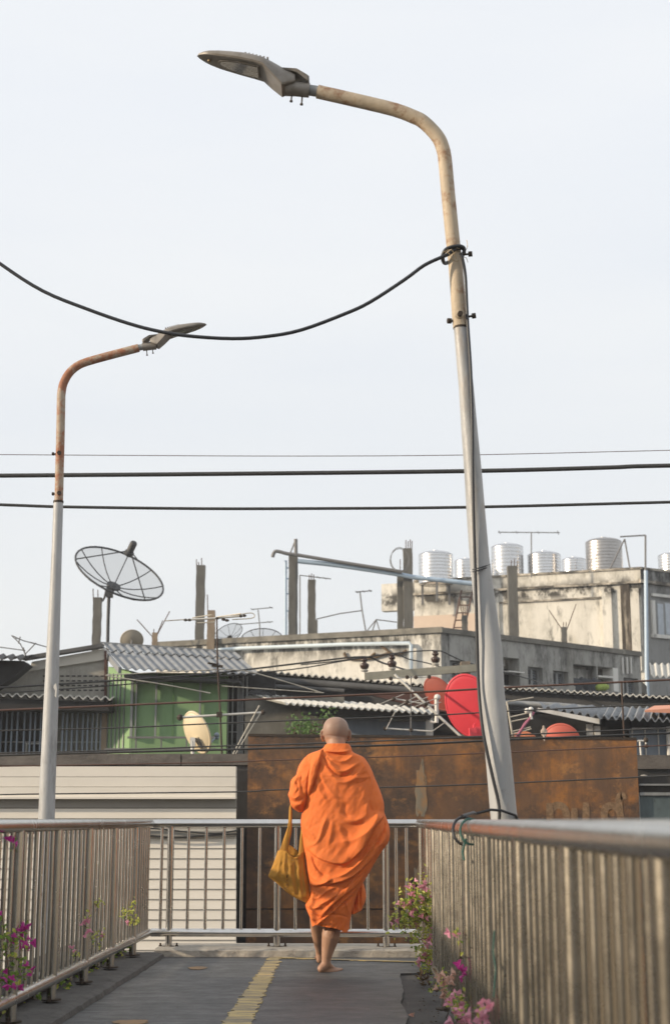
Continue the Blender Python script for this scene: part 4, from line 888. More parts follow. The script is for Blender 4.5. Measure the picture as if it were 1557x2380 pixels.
# ================================================================ right: corrugated roof and dark shacks
root = empty('right_shed', (at(1350, 1650, 26).x, 26.5, -5.5), 'shed with a scalloped corrugated roof edge right of the leaning lamp pole', 'shed')
b = MB(); b.corr(at(1040, 1591, 26.5), at(1640, 1628, 25.5), at(1640, 1633, 27), at(1040, 1596, 28), 40, .02, .022, 3, 8); b.build('roof_sheet', m_whiteroof, root, True)
b = MB(); b.slab([at(1040, 1597, 26.7), at(1640, 1632, 25.7), at(1640, 1660, 25.7), at(1040, 1655, 26.7)], (0, .2, 0)); b.build('fascia', m_fasc, root)
b = MB(); b.prism([(at(1040, 1700, 27).x, 27), (at(1700, 1700, 27).x, 26.6), (at(1700, 1700, 27).x, 30), (at(1040, 1700, 27).x, 30)], -5.5, at(1300, 1620, 27).z); b.build('wall', m_dark, root)
b = MB(); b.tube([at(1170, 1634, 25.4), at(1300, 1640, 25.2), at(1420, 1652, 25)], .05, 8); b.build('gutter_pipe', m_gmet, root, True)
root = empty('right_shack', (at(1320, 1700, 22.5).x, 23, -5.5), 'dark open shack under a sloping white beam above the rusty sheet', 'shed')
b = MB(); b.hexa([at(1245, 1652, 22), at(1392, 1683, 22), at(1395, 1683, 23.4), at(1245, 1652, 23.4)], [at(1250, 1645, 22), at(1392, 1671, 22), at(1395, 1671, 23.4), at(1250, 1645, 23.4)]); b.build('roof_beam', m_white, root)
b = MB(); b.corr(at(1255, 1644, 22.1), at(1420, 1672, 22.1), at(1620, 1660, 24.4), at(1250, 1636, 24.4), 9, .03, .014, 4, 6); b.build('roof_sheet', m_greyroof, root, True)
b = MB(); b.corr(at(1385, 1668, 21.9), at(1640, 1680, 21.9), at(1640, 1650, 24), at(1400, 1645, 24), 14, .03, .014, 4, 6); b.build('roof_sheet', m_greyroof, root, True)
b = MB(); front(22.3).box(b, 1366, 1683, 1379, 1800, -.1, .0); front(22.3).box(b, 1382, 1688, 1395, 1800, -.1, .03); b.build('post', m_white, root)
b = MB(); front(24).box(b, 1175, 1660, 1470, 1900, -.1, 0); b.build('back_wall', m_dark, root)
root = empty('metal_shed', (at(1540, 1720, 22.6).x, 23, -5.5), 'blue grey metal door panels at the right edge above the ledge', 'shed')
to_ground(front(22.6), 1467, 1692, 1700, .2, 'wall', m_bluem, root)
b = MB()
for x in (1467, 1497, 1527, 1553): front(22.6).box(b, x, 1696.01, x + 2.5, 1756, .01, .045)
front(22.6).box(b, 1467, 1692, 1700, 1696, .01, .05); b.build('door_frame', m_white, root)
b = MB(); front(22.4).box(b, 1548, 1690, 1570, 1760, 0, .1); b.build('post', m_white, root)
b = MB(); b.hexa([at(1497, 1655, 22), at(1640, 1660, 22), at(1640, 1658, 23), at(1520, 1652, 23)], [at(1497, 1651, 22), at(1640, 1640, 22), at(1640, 1636, 23), at(1520, 1640, 23)]); b.build('awning', m_peach, root)
yagi('tv_antenna', 'slim dark mast standing right of the white posts of the open shack', 19.6, [(1443.5, 1588), (1451, 1740)], [], [], .013, m_mast, None)
root = empty('tv_antenna', at(1489, 1735, 18.9), 'short white aerial bracket beside the top right corner of the rusty sheet', 'antenna')
b = MB(); b.tube([at(1481, 1722, 18.9), at(1499, 1722, 18.9)], .014, 6); b.tube([at(1499, 1718, 18.9), at(1501, 1738, 18.9)], .012, 6); b.tube([at(1486, 1722, 18.9), at(1489, 1757, 18.9)], .014, 6); b.build('boom', m_antw, root, True)
b = MB(); b.ball(at(1500, 1720, 18.9), .035, 8); b.ball(at(1501, 1734, 18.9), .03, 8); b.build('clamp', m_blt, root, True)
# ================================================================ long concrete building with the stepped corner
C = at(1024, 1471, 32.0); ZL = C.z
Lp = atz(365, 1505, ZL); Rp = atz(1487, 1526, ZL)
pL = VP(Lp.xy, C.xy); pR = VP(C.xy, Rp.xy)
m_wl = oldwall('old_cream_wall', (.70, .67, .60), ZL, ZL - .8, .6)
m_wr = oldwall('old_wall_shaded', (.36, .35, .32), ZL + .5, ZL - 1.6, .75)  # side turned from the sun, its shade painted as a darker base
m_cop = mat('sooty_coping', (.17, .16, .135), .9, 0, .4, 3, (1, 1, 1), [((.30, .28, .23), .58, .66, 3, (1, 1, 1), None, .8)], bump=.4, bs=10)
root = empty('old_building', (C.x, C.y + 3, -5.5), 'long weathered flat roofed building with mildewed walls in the middle distance', 'building')
b = MB(); e0 = Lp.xy + (Lp.xy - C.xy) * .0
def strip(pl, a0, a1, z0, z1, o0, o1, mb): mb.hexa([pl.w(a0, z0, o0), pl.w(a1, z0, o0), pl.w(a1, z0, o1), pl.w(a0, z0, o1)], [pl.w(a0, z1, o0), pl.w(a1, z1, o0), pl.w(a1, z1, o1), pl.w(a0, z1, o1)])
lenL = (C.xy - Lp.xy).length; lenR = (Rp.xy - C.xy).length
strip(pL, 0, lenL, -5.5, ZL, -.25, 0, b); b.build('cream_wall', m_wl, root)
b = MB(); strip(pL, 0, lenL + .05, ZL + .003, ZL + .13, -.30, .06, b); b.build('coping', m_cop, root)
b = MB(); strip(pR, -.03, lenR, ZL + .003, ZL + .12, -.30, .05, b); b.build('coping', m_cop, root)
# right wall with real openings
holes = [(1226.5, 1551, 1261, 1592), (1285, 1560, 1320, 1594), (1332, 1546, 1386, 1597), (1389, 1551, 1434, 1606), (1449, 1576, 1483, 1614), (1170, 1529, 1207, 1594), (1041, 1535, 1072, 1576)]
hs_ = []
for x0, y0, x1, y1 in holes:
    xc, yc = (x0 + x1) / 2, (y0 + y1) / 2; hs_.append((pR.sz(x0, yc)[0], pR.sz(x1, yc)[0], pR.sz(xc, y1)[1], pR.sz(xc, y0)[1]))
S_ = sorted({.26, lenR} | {h[0] for h in hs_} | {h[1] for h in hs_}); Z_ = sorted({-5.5, ZL} | {h[2] for h in hs_} | {h[3] for h in hs_})
b = MB()
for i in range(len(S_) - 1):
    for j in range(len(Z_) - 1):
        sm, zm = (S_[i] + S_[i + 1]) / 2, (Z_[j] + Z_[j + 1]) / 2
        if any(h[0] < sm < h[1] and h[2] < zm < h[3] for h in hs_): continue
        b.add([pR.w(S_[i], Z_[j]), pR.w(S_[i + 1], Z_[j]), pR.w(S_[i + 1], Z_[j + 1]), pR.w(S_[i], Z_[j + 1])], [(0, 1, 2, 3)])
strip(pR, 0, .26, -5.5, ZL, -.26, .0, b)
for a0, a1, z0, z1 in hs_:
    dp = -.35
    for p_, q_ in (((a0, z0), (a1, z0)), ((a1, z0), (a1, z1)), ((a1, z1), (a0, z1)), ((a0, z1), (a0, z0))):
        b.add([pR.w(*p_), pR.w(*q_), pR.w(*q_, dp), pR.w(*p_, dp)], [(0, 1, 2, 3)])
b.build('shaded_side_wall', m_wr, root)
b = MB(); b.add([pR.w(.1, -5.5, -1.2), pR.w(lenR, -5.5, -1.2), pR.w(lenR, ZL - .05, -1.2), pR.w(.1, ZL - .05, -1.2)], [(0, 1, 2, 3)]); b.build('inner_wall', m_dark, root)
for k in (0, 1, 4, 6):
    a0, a1, z0, z1 = hs_[k]; b = MB(); n_ = 7
    for i in range(n_):
        z = z0 + (z1 - z0) * (i + .5) / n_; h = (z1 - z0) / n_ * .38
        for u0, u1 in ((a0 + .07, (a0 + a1) / 2 - .05), ((a0 + a1) / 2 + .05, a1 - .07)):
            b.hexa([pR.w(u0, z - h, -.16), pR.w(u1, z - h, -.16), pR.w(u1, z - h, -.15), pR.w(u0, z - h, -.15)], [pR.w(u0, z + h, -.24), pR.w(u1, z + h, -.24), pR.w(u1, z + h, -.23), pR.w(u0, z + h, -.23)])
    wn = MB()
    for u0, u1 in ((a0, a0 + .06), ((a0 + a1) / 2 - .04, (a0 + a1) / 2 + .04), (a1 - .06, a1)): strip(pR, u0, u1, z0, z1, -.28, -.12, wn)
    strip(pR, a0 + .061, a1 - .061, z1 - .05, z1, -.27, -.13, wn); f_ = wn.build('window', m_gmet, root); b.build('louvre', m_louv, f_)
a0, a1, z0, z1 = hs_[2]; b = MB(); strip(pR, a0, a1, z0, z0 + .45, -.3, -.2, b); strip(pR, a0 + .1, a0 + (a1 - a0) * .95, z0 + .45, z1, -.9, -.8, b); b.build('balcony', m_wr, root)
a0, a1, z0, z1 = hs_[3]; b = MB(); strip(pR, a0, a1, z0 + (z1 - z0) * .55, z0 + (z1 - z0) * .62, -.3, .02, b); strip(pR, a1 - .2, a1, z0, z1, -.3, .03, b); b.build('balcony', m_white, root)
a0, a1, z0, z1 = hs_[5]; b = MB(); strip(pR, a0, a0 + .5, z0 + .5, z1, -.5, -.4, b); strip(pR, a0, a1, z0 + (z1 - z0) * .46, z0 + (z1 - z0) * .5, -.3, .15, b); b.build('balcony', m_white, root)
b = MB()
for i in range(26):
    x = 1333 + random.random() * 60; q = pR.p(x, 1590 + random.random() * 10, -.05); b.ball(q, .10 + random.random() * .06, 6, (1, .5, 1.2))
tag(b.build('laundry', m_cloth1, None, True), 'dark clothes hung along the balcony of the old building', 'laundry')
b = MB()
for i in range(8):
    q = pR.p(1390 + i * 2.4, 1598 - (i % 3) * 1.5, .05); b.ball(q, .10, 6, (1, .5, .8))
tag(b.build('laundry', m_cloth2, None, True), 'lime green cloth hung at the end of the dark laundry', 'laundry')
b = MB()
for px in (1443, 1453, 1462): pR.box(b, px - 1.2, 1528, px + 1.2, 1566, .02, .06)
b.build('down_pipe', m_white, root)
# roof slab and back volume
b = MB(); bk = Vector((1.2, 5.0)); b.prism([tuple(Lp.xy + Vector((.3, .35))), tuple(C.xy + Vector((-.1, .5))), tuple(Rp.xy + Vector((-.2, .4))), tuple(Rp.xy + bk), tuple(Lp.xy + bk)], ZL - .6, ZL - .3); b.build('roof_slab', m_cop, root)
# pale pipe on the cream wall
b = MB(); b.tube([pL.p(300, 1523, .12), pL.p(449, 1515, .12), pL.p(560, 1507, .12), pL.p(665, 1503, .12), pL.p(800, 1498, .12), pL.p(951, 1495, .12), pL.p(955, 1500, .12), pL.p(955, 1568, .12)], .045, 8); b.build('water_pipe', m_pvcw, root, True)
b = MB()
for c_ in ([(805, 1530), (800, 1517), (812, 1532), (860, 1530), (905, 1517)], [(905, 1517), (895, 1508), (885, 1502)], [(905, 1517), (925, 1522), (945, 1512)], [(862, 1526), (872, 1518)]): b.tube(curve([pL.p(x, y, .05) for x, y in c_], 3), .03, 5)
b.build('dead_vine', m_stem, root, True)

# ---------------------------------------------------------------- concrete starter columns
G4 = 'unfinished concrete columns on the roofs'
def post(x0, x1, yt, yb, Y, lab, rb=(), m=m_conc, extra=None):
    fr = front(Y); root = empty('concrete_column', at((x0 + x1) / 2, yb, Y), lab, 'column', G4); w_ = (x1 - x0) * mpp(x0, yb, Y)
    b = MB(); a = fr.sz(x0, yb)[0]; c_ = fr.sz(x1, yb)[0]; z0 = fr.sz(x0, yb + 12)[1]; z1 = fr.sz(x0, yt)[1]; n_ = 9; rings = []
    for i in range(n_ + 1):
        z = z0 + (z1 - z0) * i / n_; j = .006 * math.sin(i * 2.3 + x0)
        rings.append([fr.w(a + j, z, 0), fr.w(c_ + j, z, 0), fr.w(c_ + j, z, -w_), fr.w(a + j, z, -w_)])
    b.loft(rings, True); b.build('shaft', m, root)
    if extra:
        b = MB(); fr.box(b, *extra, -w_ * .8, .04); b.build('footing', m, root)
    if rb:
        b = MB()
        for rx, ry in rb: b.tube([fr.w(fr.sz(min(max(rx, x0 + 2), x1 - 2), yt)[0], z1 - .1, -w_ * .4), fr.p(rx, ry, -w_ * .4)], .012, 5)
        b.build('rebar', m_rebar, root)
    return root
post(213.7, 232, 1388, 1500, 33, 'bare concrete column beside the big mesh dish', [(217, 1368), (228, 1371)])
post(453, 473, 1313, 1500, 35, 'tall bare column above the roof of the green house', [(457, 1300), (462, 1306), (469, 1297)])
post(481, 498.5, 1418, 1498, 34, 'short warm coloured column next to the tall one above the green house', [(482.5, 1382)], m_concw)
post(670, 691, 1288, 1490, 36, 'tall column carrying the long pipes above the head of the monk')
post(715, 733, 1347, 1486, 36.5, 'column with a thicker footing, second right of the pipe column', [(719, 1336), (724, 1333), (729, 1335)], m_conc, (716.5, 1441, 738, 1486))
post(939, 960.5, 1274, 1476, 36, 'taller right half of the paired columns carrying the other end of the pipes', [(943, 1255), (948, 1258), (953, 1254), (957, 1257)])
post(924, 938, 1328, 1476, 36.2, 'shorter left half of the paired columns carrying the other end of the pipes', [(930, 1300)])
post(1074, 1087, 1430, 1480, 37, 'short stub column beside the ladder, left of the leaning lamp pole', [(1076, 1409), (1080, 1405), (1084, 1408), (1068, 1398)])
post(1184, 1206, 1315, 1494, 38, 'tall bare column standing before the tank building, right of the leaning lamp pole', [(1188, 1302), (1195, 1298), (1202, 1303)])
post(1306, 1318, 1457, 1508, 39, 'small stub column before the cream wall of the tank building', [(1309, 1446), (1315, 1446), (1275, 1418), (1338, 1404)])
post(353, 365, 1470, 1507, 34, 'small stub column with splayed bars over the grey corrugated roof', [(358, 1462), (319, 1440), (395, 1421), (379, 1442)], m_concw)
# pipes between the columns
b = MB(); b.tube(curve([at(x, y, 35.8) for x, y in ((634, 1295), (636, 1287), (643, 1281), (668, 1287), (692, 1290), (800, 1308), (921, 1327), (935, 1330))], 3), .045, 8); b.tube([at(687.5, 1253, 35.8), at(688, 1292, 35.8)], .05, 6); b.tube([at(687, 1255, 35.8), at(675, 1285, 35.8)], .02, 6)
tag(b.build('steel_pole', m_far, None, True), 'long dark steel pipe lying from column to column against the sky', 'pipe')
b = MB(); b.tube(curve([at(x, y, 35.9) for x, y in ((692, 1304), (786, 1314), (921, 1334), (961, 1341.5), (1030, 1349), (1100, 1357))], 3), .06, 8); b.tube([at(664, 1303, 35.9), at(664, 1505, 35.9)], .035, 8)
for y in (1320, 1345, 1380, 1420): b.tube([at(664, y, 35.9), at(671, y, 35.9)], .02, 5)
tag(b.build('water_pipe', m_pvc, None, True), 'pale blue water pipe running below the dark steel pipe between the columns', 'pipe')
b = MB()
for k in range(2): b.tube([at(928, 1306, 35.7) + Vector((.24 * math.cos(a / 16 * 6.283) * (1 - .08 * k) , .1 * k - .2, .30 * math.sin(a / 16 * 6.283) + .05 * k)) for a in range(17)], .010, 5)
tag(b.build('wire_coil', m_far, None, True), 'coil of thin wire hung on the paired columns', 'wire')

# ================================================================ tank building
C2 = at(1487, 1323, 44.0); Z2 = C2.z
L2 = atz(886.5, 1358, Z2); R2 = atz(1700, 1349, Z2)
qL = VP(L2.xy, C2.xy); qR = VP(C2.xy, R2.xy); l2 = (C2.xy - L2.xy).length; r2 = (R2.xy - C2.xy).length
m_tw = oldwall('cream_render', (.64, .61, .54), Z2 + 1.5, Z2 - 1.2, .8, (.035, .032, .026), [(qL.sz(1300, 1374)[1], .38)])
m_tg = oldwall('shaded_render', (.26, .26, .25), Z2, Z2 - 2.0, .9)  # shade of the far side of the corner put into the grey base
m_corn = mat('cornice_render', (.5, .45, .37), .9, 0, .2, 3, (1, 1, 1), [(BLK, .44, .54, 1.1, (1, 1, 3), None, .9), ((.2, .17, .13), .5, .6, 5, (1, 1, 1), None, .7)])
root = empty('tank_building', (C2.x, C2.y + 4, -5.5), 'stained cream building with steel water tanks on its roof at the right', 'building')
sW = qL.sz(962, 1440)[0]; zo = qL.sz(920, 1419)[1]
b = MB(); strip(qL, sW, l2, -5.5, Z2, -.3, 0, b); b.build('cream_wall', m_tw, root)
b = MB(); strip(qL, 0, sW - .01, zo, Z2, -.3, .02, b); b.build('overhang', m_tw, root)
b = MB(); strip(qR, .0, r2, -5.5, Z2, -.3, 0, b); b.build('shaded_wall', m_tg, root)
b = MB(); zc = qL.sz(1300, 1366)[1]; strip(qL, sW, l2 + .1, zc, zc + .07, .003, .09, b); zc2 = qL.sz(1300, 1396)[1]
strip(qL, qL.sz(1161, 1400)[0], qL.sz(1402, 1400)[0], zc2, zc2 + .05, .003, .06, b); strip(qR, -.1, r2, zc, zc + .1, .003, .1, b)
strip(qL, sW, l2 + .05, Z2 + .003, Z2 + .07, -.35, .04, b); strip(qR, 0, r2, Z2 + .003, Z2 + .07, -.35, .04, b); b.build('cornice', m_corn, root)
for xa, xb, o_ in ((1402, 1424, .12), (1468, 1488, .10), (1150, 1161, .08)): b = MB(); qL.box(b, xa, 1368, xb, 1560, .003, o_); b.build('pilaster', m_tw, root)
m_stn = mat('black_stain', (.05, .04, .03), .95, 0, .5, 6, V1, [((.4, .35, .28), .5, .66, 5, V1, None, .9)])
b = MB(); qL.box(b, 1444, 1352, 1465, 1540, .004, .05); b.build('stained_strip', m_stn, root)
m_pinkw = mat('pinkish_render', (.60, .48, .38), .9, 0, .05, 2); b = MB(); qL.box(b, 962, 1428, 1150, 1560, .003, .03); b.build('plaster_panel', m_pinkw, root)
b = MB(); qR.box(b, 1512, 1390, 1700, 1396, .002, .08); qR.box(b, 1512, 1396, 1519, 1482, .002, .08); qR.box(b, 1512, 1482, 1700, 1490, .002, .08); qR.box(b, 1580, 1396, 1590, 1482, .002, .08)
wn = b.build('window', m_white, root)
b = MB(); qR.box(b, 1521, 1400, 1578, 1480, .005, .05); b.build('window_frame', m_gmet, wn)
b = MB(); qR.box(b, 1525, 1404, 1538, 1476, .051, .06); qR.box(b, 1543, 1404, 1575, 1476, .051, .06); b.build('pane', m_louv, wn)
b = MB(); b.tube([at(1500, 1326, 43.3), at(1502, 1560, 43.3), at(1505, 1640, 43.3)], .06, 8); b.build('blue_down_pipe', m_pvc, root, True)
b = MB(); b.corr(at(1512, 1573, 40), at(1640, 1578, 40), at(1640, 1548, 41.5), at(1508, 1544, 41.5), 9, .04, .02, 2, 6); b.build('side_roof', m_whiteroof, root)
b = MB(); b.tube([qL.p(1072, 1372, .25), qL.p(1050, 1478, .9)], .03, 6); b.tube([qL.p(1098, 1372, .25), qL.p(1076, 1478, .9)], .03, 6)
for t in (.15, .33, .5, .66, .82): b.tube([qL.p(1072, 1372, .25).lerp(qL.p(1050, 1478, .9), t), qL.p(1098, 1372, .25).lerp(qL.p(1076, 1478, .9), t)], .022, 6)
tag(b.build('ladder', m_brw), 'thin rusty ladder leaning on the cream wall of the tank building', 'ladder')
b = MB(); b.prism([tuple(qL.w(sW, 0, -.31).xy), tuple(qL.w(l2 - .4, 0, -.31).xy), tuple(qR.w(r2, 0, -.31).xy), tuple((R2.xy + Vector((0, 9)))), tuple((qL.w(sW, 0, 0).xy + Vector((2, 9))))], -5.5, Z2 - .4); b.build('roof_slab', m_cop, root)
# lower corner shop seen under the tank building
G5 = 'steel water tanks on the roof'
def tank(x0, x1, yt, yb, Y, lab, m, nr):
    cx = (x0 + x1) / 2; root = empty('water_tank', at(cx, yb, Y), lab, 'water tank', G5)
    r_ = (x1 - x0) / 2 * mpp(cx, yb, Y); H = at(cx, yt, Y).z - at(cx, yb, Y).z + .1; c_ = at(cx, yb, Y) - Vector((0, 0, .1)); hs2 = H - r_ * .30
    pf = [(r_ * .96, 0)]
    for k in range(nr):
        z = hs2 * (k + .15) / nr; dz = hs2 / nr
        pf += [(r_ * .993, z), (r_ * .998, z + dz * .12), (r_, z + dz * .3), (r_, z + dz * .6), (r_ * .998, z + dz * .75), (r_ * .993, z + dz * .82)]
    pf.append((r_ * .97, hs2)); MB().lathe(c_, pf, 32).build('tank_body', m, root, 60)
    MB().lathe(c_ + Vector((0, 0, hs2 + .003)), [(r_ * 1.0, 0), (r_ * .98, r_ * .03)] + [(r_ * .95 * math.cos(a), r_ * .03 + r_ * .2 * math.sin(a)) for a in (.2, .5, .8, 1.1, 1.3)] + [(r_ * .2, r_ * .235), (r_ * .19, r_ * .29), (.02, r_ * .30)], 32).build('tank_lid', m, root, 60)
    b = MB()
    for k in range(3):
        a = 2 * math.pi * k / 3 + .5; e = Vector((math.cos(a), math.sin(a), 0)) * r_ * .9; b.bar(c_ + e, c_ + e - Vector((0, 0, .6)), .07)
    b.build('stand', m_far, root)
tank(973, 1053, 1279, 1352, 45.5, 'leftmost big shiny steel water tank, left of the leaning lamp pole', m_tank, 9)
tank(1056, 1112, 1297, 1350, 47, 'smaller steel water tank partly behind the leaning lamp pole', m_tank, 7)
tank(1142, 1217, 1262, 1342, 46, 'tall steel water tank immediately right of the leaning lamp pole', m_tank, 9)
tank(1226, 1303.5, 1280, 1339, 46, 'shiny tank in the middle, second right of the leaning lamp pole', m_tank, 8)
tank(1305, 1362, 1294, 1333, 48, 'smallest shiny tank, squeezed left of the matte one', m_tank, 6)
tank(1362, 1446.5, 1249, 1328, 45, 'large matte grey steel tank nearest the building corner', m_tankm, 10)
tank(1530, 1596, 1283, 1338, 47, 'steel tank cut off by the right picture edge', m_tank, 8)
# far antennas
yagi('tv_antenna', 'long thin antenna above the water tanks', 44, [(1234, 1238), (1234, 1342)], [[(1157, 1237), (1300, 1238)]], [((1160, 1237), .5), ((1200, 1237), .4), ((1250, 1237.5), .4), ((1296, 1238), .6)], .02)
yagi('pipe_frame', 'bent pipe frame with slanted stays on the corner of the tank building', 43.5, [(1499, 1244), (1499, 1330)], [[(1440, 1247.5), (1499, 1244)], [(1450.7, 1253), (1417, 1322)], [(1450.7, 1253), (1463, 1322)]], [], .03)
yagi('tv_antenna', 'tilted antenna mast over the long wall between the columns', 34, [(836.6, 1377), (841, 1416), (850, 1468), (856, 1522)], [[(826.5, 1376), (864, 1373)], [(790, 1426), (842, 1419)], [(735, 1439), (790, 1426)]], [((829, 1376), .3), ((845, 1374.5), .25), ((860, 1373), .3)], .018)
yagi('tv_antenna', 'small double boom antenna over the flat mesh dish', 36, [(600, 1417), (604, 1455), (604, 1492)], [[(584, 1416.5), (634, 1412)], [(560.5, 1451), (634.6, 1445)], [(549, 1451), (561, 1450.5)]], [((586, 1416), .3), ((630, 1412), .3), ((625, 1446), .3)], .015)
yagi('tv_antenna', 'antenna boom reaching right from the pipe column', 37.5, [(697, 1337), (697, 1480)], [[(697, 1337), (769, 1345.5)]], [((740, 1342), .3), ((755, 1344), .3)], .018)
yagi('tv_antenna', 'thin twisted antenna left of the left lamp pole over the black roof', 28, [(55, 1505), (62, 1531)], [[(28, 1477), (55, 1489), (107, 1503), (150, 1515)], [(28, 1477), (48, 1496), (62, 1525)], [(0, 1504), (60, 1512)], [(60, 1520), (85, 1494)], [(48, 1480), (44, 1496)]], [((50, 1487), .5), ((84, 1496), .5)], .014)
yagi('pipe_frame', 'thin triangular pipe frame at the foot of the paired columns', 36, [(874, 1440), (862, 1476)], [[(874, 1440), (922, 1446)], [(874, 1440), (885, 1476)], [(850, 1470), (874, 1440)]], [], .018)

# plain blocks added out of view to shade the deck and fill the steel's reflections
for a_, b_, lab in (((-9, -14, -5.5), (-3.0, 8.4, 1.55), 'unseen low block added left of the walkway to keep the deck in shade'), ((8.5, -14, -5.5), (16, 12.5, 3.5), 'unseen plain block added right of the walkway for the rails to reflect'), ((-14, -26, -5.5), (14, -19, 4.0), 'unseen plain block added behind the viewer for the rails to reflect')):
    o = MB().box(a_, b_).build('unseen_block', m_unseen); tag(o, lab, 'building')
# ================================================================ the monk
YM = 10.05
def mc(cx, cy): return 599.2 + .2896 * cx, 1632.8 + .2896 * cy
def M3(cx, cy, Y=YM): return at(*mc(cx, cy), Y)
def interp(tab, t):
    if t <= tab[0][0]: return tab[0][1:]
    for a, b in zip(tab, tab[1:]):
        if t <= b[0]:
            k = (t - a[0]) / (b[0] - a[0]); return tuple(x + (y - x) * k for x, y in zip(a[1:], b[1:]))
    return tab[-1][1:]
def sinterp(tab, t):
    return tuple(sum(interp(tab, t + o)[i] * w_ for o, w_ in ((-10, .25), (0, .5), (10, .25))) for i in range(len(tab[0]) - 1))
monk = empty('person', M3(560, 2170).xy.to_3d(), 'barefoot shaven-headed monk in an orange robe, walking away, seen from behind', 'person')
# --- body: capsules merged into one continuous skin
def caps(mb, pts):
    for (p, r0), (q, r1) in zip(pts, pts[1:]):
        p, q = Vector(p), Vector(q); n_ = max(2, int((q - p).length / .02)); mb.tube([p.lerp(q, k / n_) for k in range(n_ + 1)], [r0 + (r1 - r0) * k / n_ for k in range(n_ + 1)], 14)
    for p, r in pts: mb.ball(p, r * .995, 14)
def remesh(mb, name, m, parent, vox, it=4, f=.5):
    tmp = mb.build(name + '_raw', m); mod = tmp.modifiers.new('r', 'REMESH'); mod.mode = 'VOXEL'; mod.voxel_size = vox
    s_ = tmp.modifiers.new('s', 'SMOOTH'); s_.factor = f; s_.iterations = it
    bpy.context.view_layer.update()
    dg = bpy.context.evaluated_depsgraph_get(); me = bpy.data.meshes.new_from_object(tmp.evaluated_get(dg)); loc = Vector(tmp.location); bpy.data.objects.remove(tmp)
    off = Vector(parent.location) if parent is not None else loc
    for v in me.vertices: v.co = v.co + loc - off
    me.polygons.foreach_set('use_smooth', [True] * len(me.polygons)); me.materials.clear(); me.materials.append(m); me.name = name
    o = bpy.data.objects.new(name, me); col.objects.link(o)
    if parent is not None: o.parent = parent
    else: o.location = loc
    return o
bd = MB()
hz_ = M3(620, 1120).z
# torso and neck
nk = M3(630, 330, YM + .03); caps(bd, [(M3(640, 1150, YM + .02), .135), (M3(630, 900, YM), .125), (M3(628, 650, YM), .15), (M3(628, 520, YM + .01), .135), (M3(630, 430, YM + .02), .09), (nk, .060), (M3(628, 270, YM + .035), .058)])
# supporting right leg (heel nearest the viewer) and foot pointing right and away
ank = M3(548, 2085); heel = M3(508, 2148)
gz = M3(560, 2172).z
caps(bd, [(M3(660, 1200), .105), (M3(650, 1450, YM), .085), (M3(628, 1690, YM - .01), .060), (M3(600, 1790), .060), (M3(586, 1870, YM - .012), .062), (M3(566, 1960), .048), (M3(549, 2050), .034), (M3(546, 2100), .031)])
caps(bd, [(M3(546, 2100), .031), (M3(508, 2135, YM - .01), .027)])
caps(bd, [(M3(516, 2145, YM), .024), (M3(570, 2146, YM + .04), .026), (M3(620, 2154, YM + .09), .021), (M3(650, 2162, YM + .115), .013)])
caps(bd, [(M3(516, 2152, YM + .0), .018), (M3(570, 2160, YM + .02), .020), (M3(625, 2163, YM + .05), .014)])
caps(bd, [(M3(548, 2100, YM), .03), (M3(580, 2130, YM + .05), .026), (M3(625, 2152, YM + .1), .018)])
for i, (dx, dy, r_, l_) in enumerate(((0, .128, .0115, .034), (-4, .105, .009, .036), (-9, .085, .0085, .033), (-15, .064, .008, .028), (-22, .044, .0078, .022))):
    p = M3(640 + dx, 2164, YM + dy); p.z = gz + .012; q = p + Vector((l_ * .86, l_ * .35, -.002)); caps(bd, [(p - Vector((.02, .006, -.004)), r_), (p, r_), (q, r_ * .88)])
# striding left leg, farther away
YF_ = YM + .62
def g_(cx, cy, Y): return at(*mc(cx, cy), Y)
caps(bd, [(M3(560, 1200, YM + .05), .10), (g_(500, 1480, YM + .22), .08), (g_(482, 1700, YM + .36), .058), (g_(484, 1800, YM + .42), .055), (g_(492, 1880, YM + .48), .050), (g_(500, 1980, YM + .57), .034), (g_(506, 2040, YF_), .030)])
hl = g_(497, 2062, YF_ - .03); gl_ = Vector((hl.x, hl.y, .026))
caps(bd, [(g_(506, 2040, YF_), .030), (gl_ + Vector((0, 0, .05)), .03), (gl_, .026)]); caps(bd, [(gl_, .026), (gl_ + Vector((.01, .09, .02)), .026), (gl_ + Vector((0, .16, .012)), .020)])
for k in range(5):
    p = gl_ + Vector((-.03 + k * .014, .165, .0)); caps(bd, [(p - Vector((0, .03, 0)), .011), (p + Vector((0, .025, .0)), .009)])
# arms: left bent forward holding the strap, right folded under the robe
sl = M3(425, 500, YM + .0); el = M3(335, 790, YM + .02); wr = el + Vector((.02, .20, .05))
caps(bd, [(M3(560, 470, YM), .07), (sl, .055), (el, .042), (wr, .026)])
pm = wr + Vector((.0, .055, .01)); bd.ball(pm, .036, 12, (.55, 1.15, .95))
for k in range(4):                          # fingers curled round the strap
    b0 = pm + Vector((-.004, .035, .024 - .016 * k)); ln = (.030, .034, .032, .026)[k]
    caps(bd, [(b0, .0088), (b0 + Vector((-.012, ln * .7, -.002)), .0085), (b0 + Vector((-.032, ln * .55, -.004)), .008), (b0 + Vector((-.038, ln * .1, -.004)), .0075)])
caps(bd, [(pm + Vector((0, -.015, .03)), .012), (pm + Vector((-.018, .01, .042)), .010), (pm + Vector((-.035, .022, .036)), .009)])
er = M3(890, 760, YM + .04); w2 = er + Vector((-.12, .20, .08))
caps(bd, [(M3(700, 470, YM), .07), (M3(820, 520, YM), .06), (er, .043), (w2, .027)])
pm = w2 + Vector((-.045, .03, .01)); bd.ball(pm, .036, 12, (1.15, .55, .95))
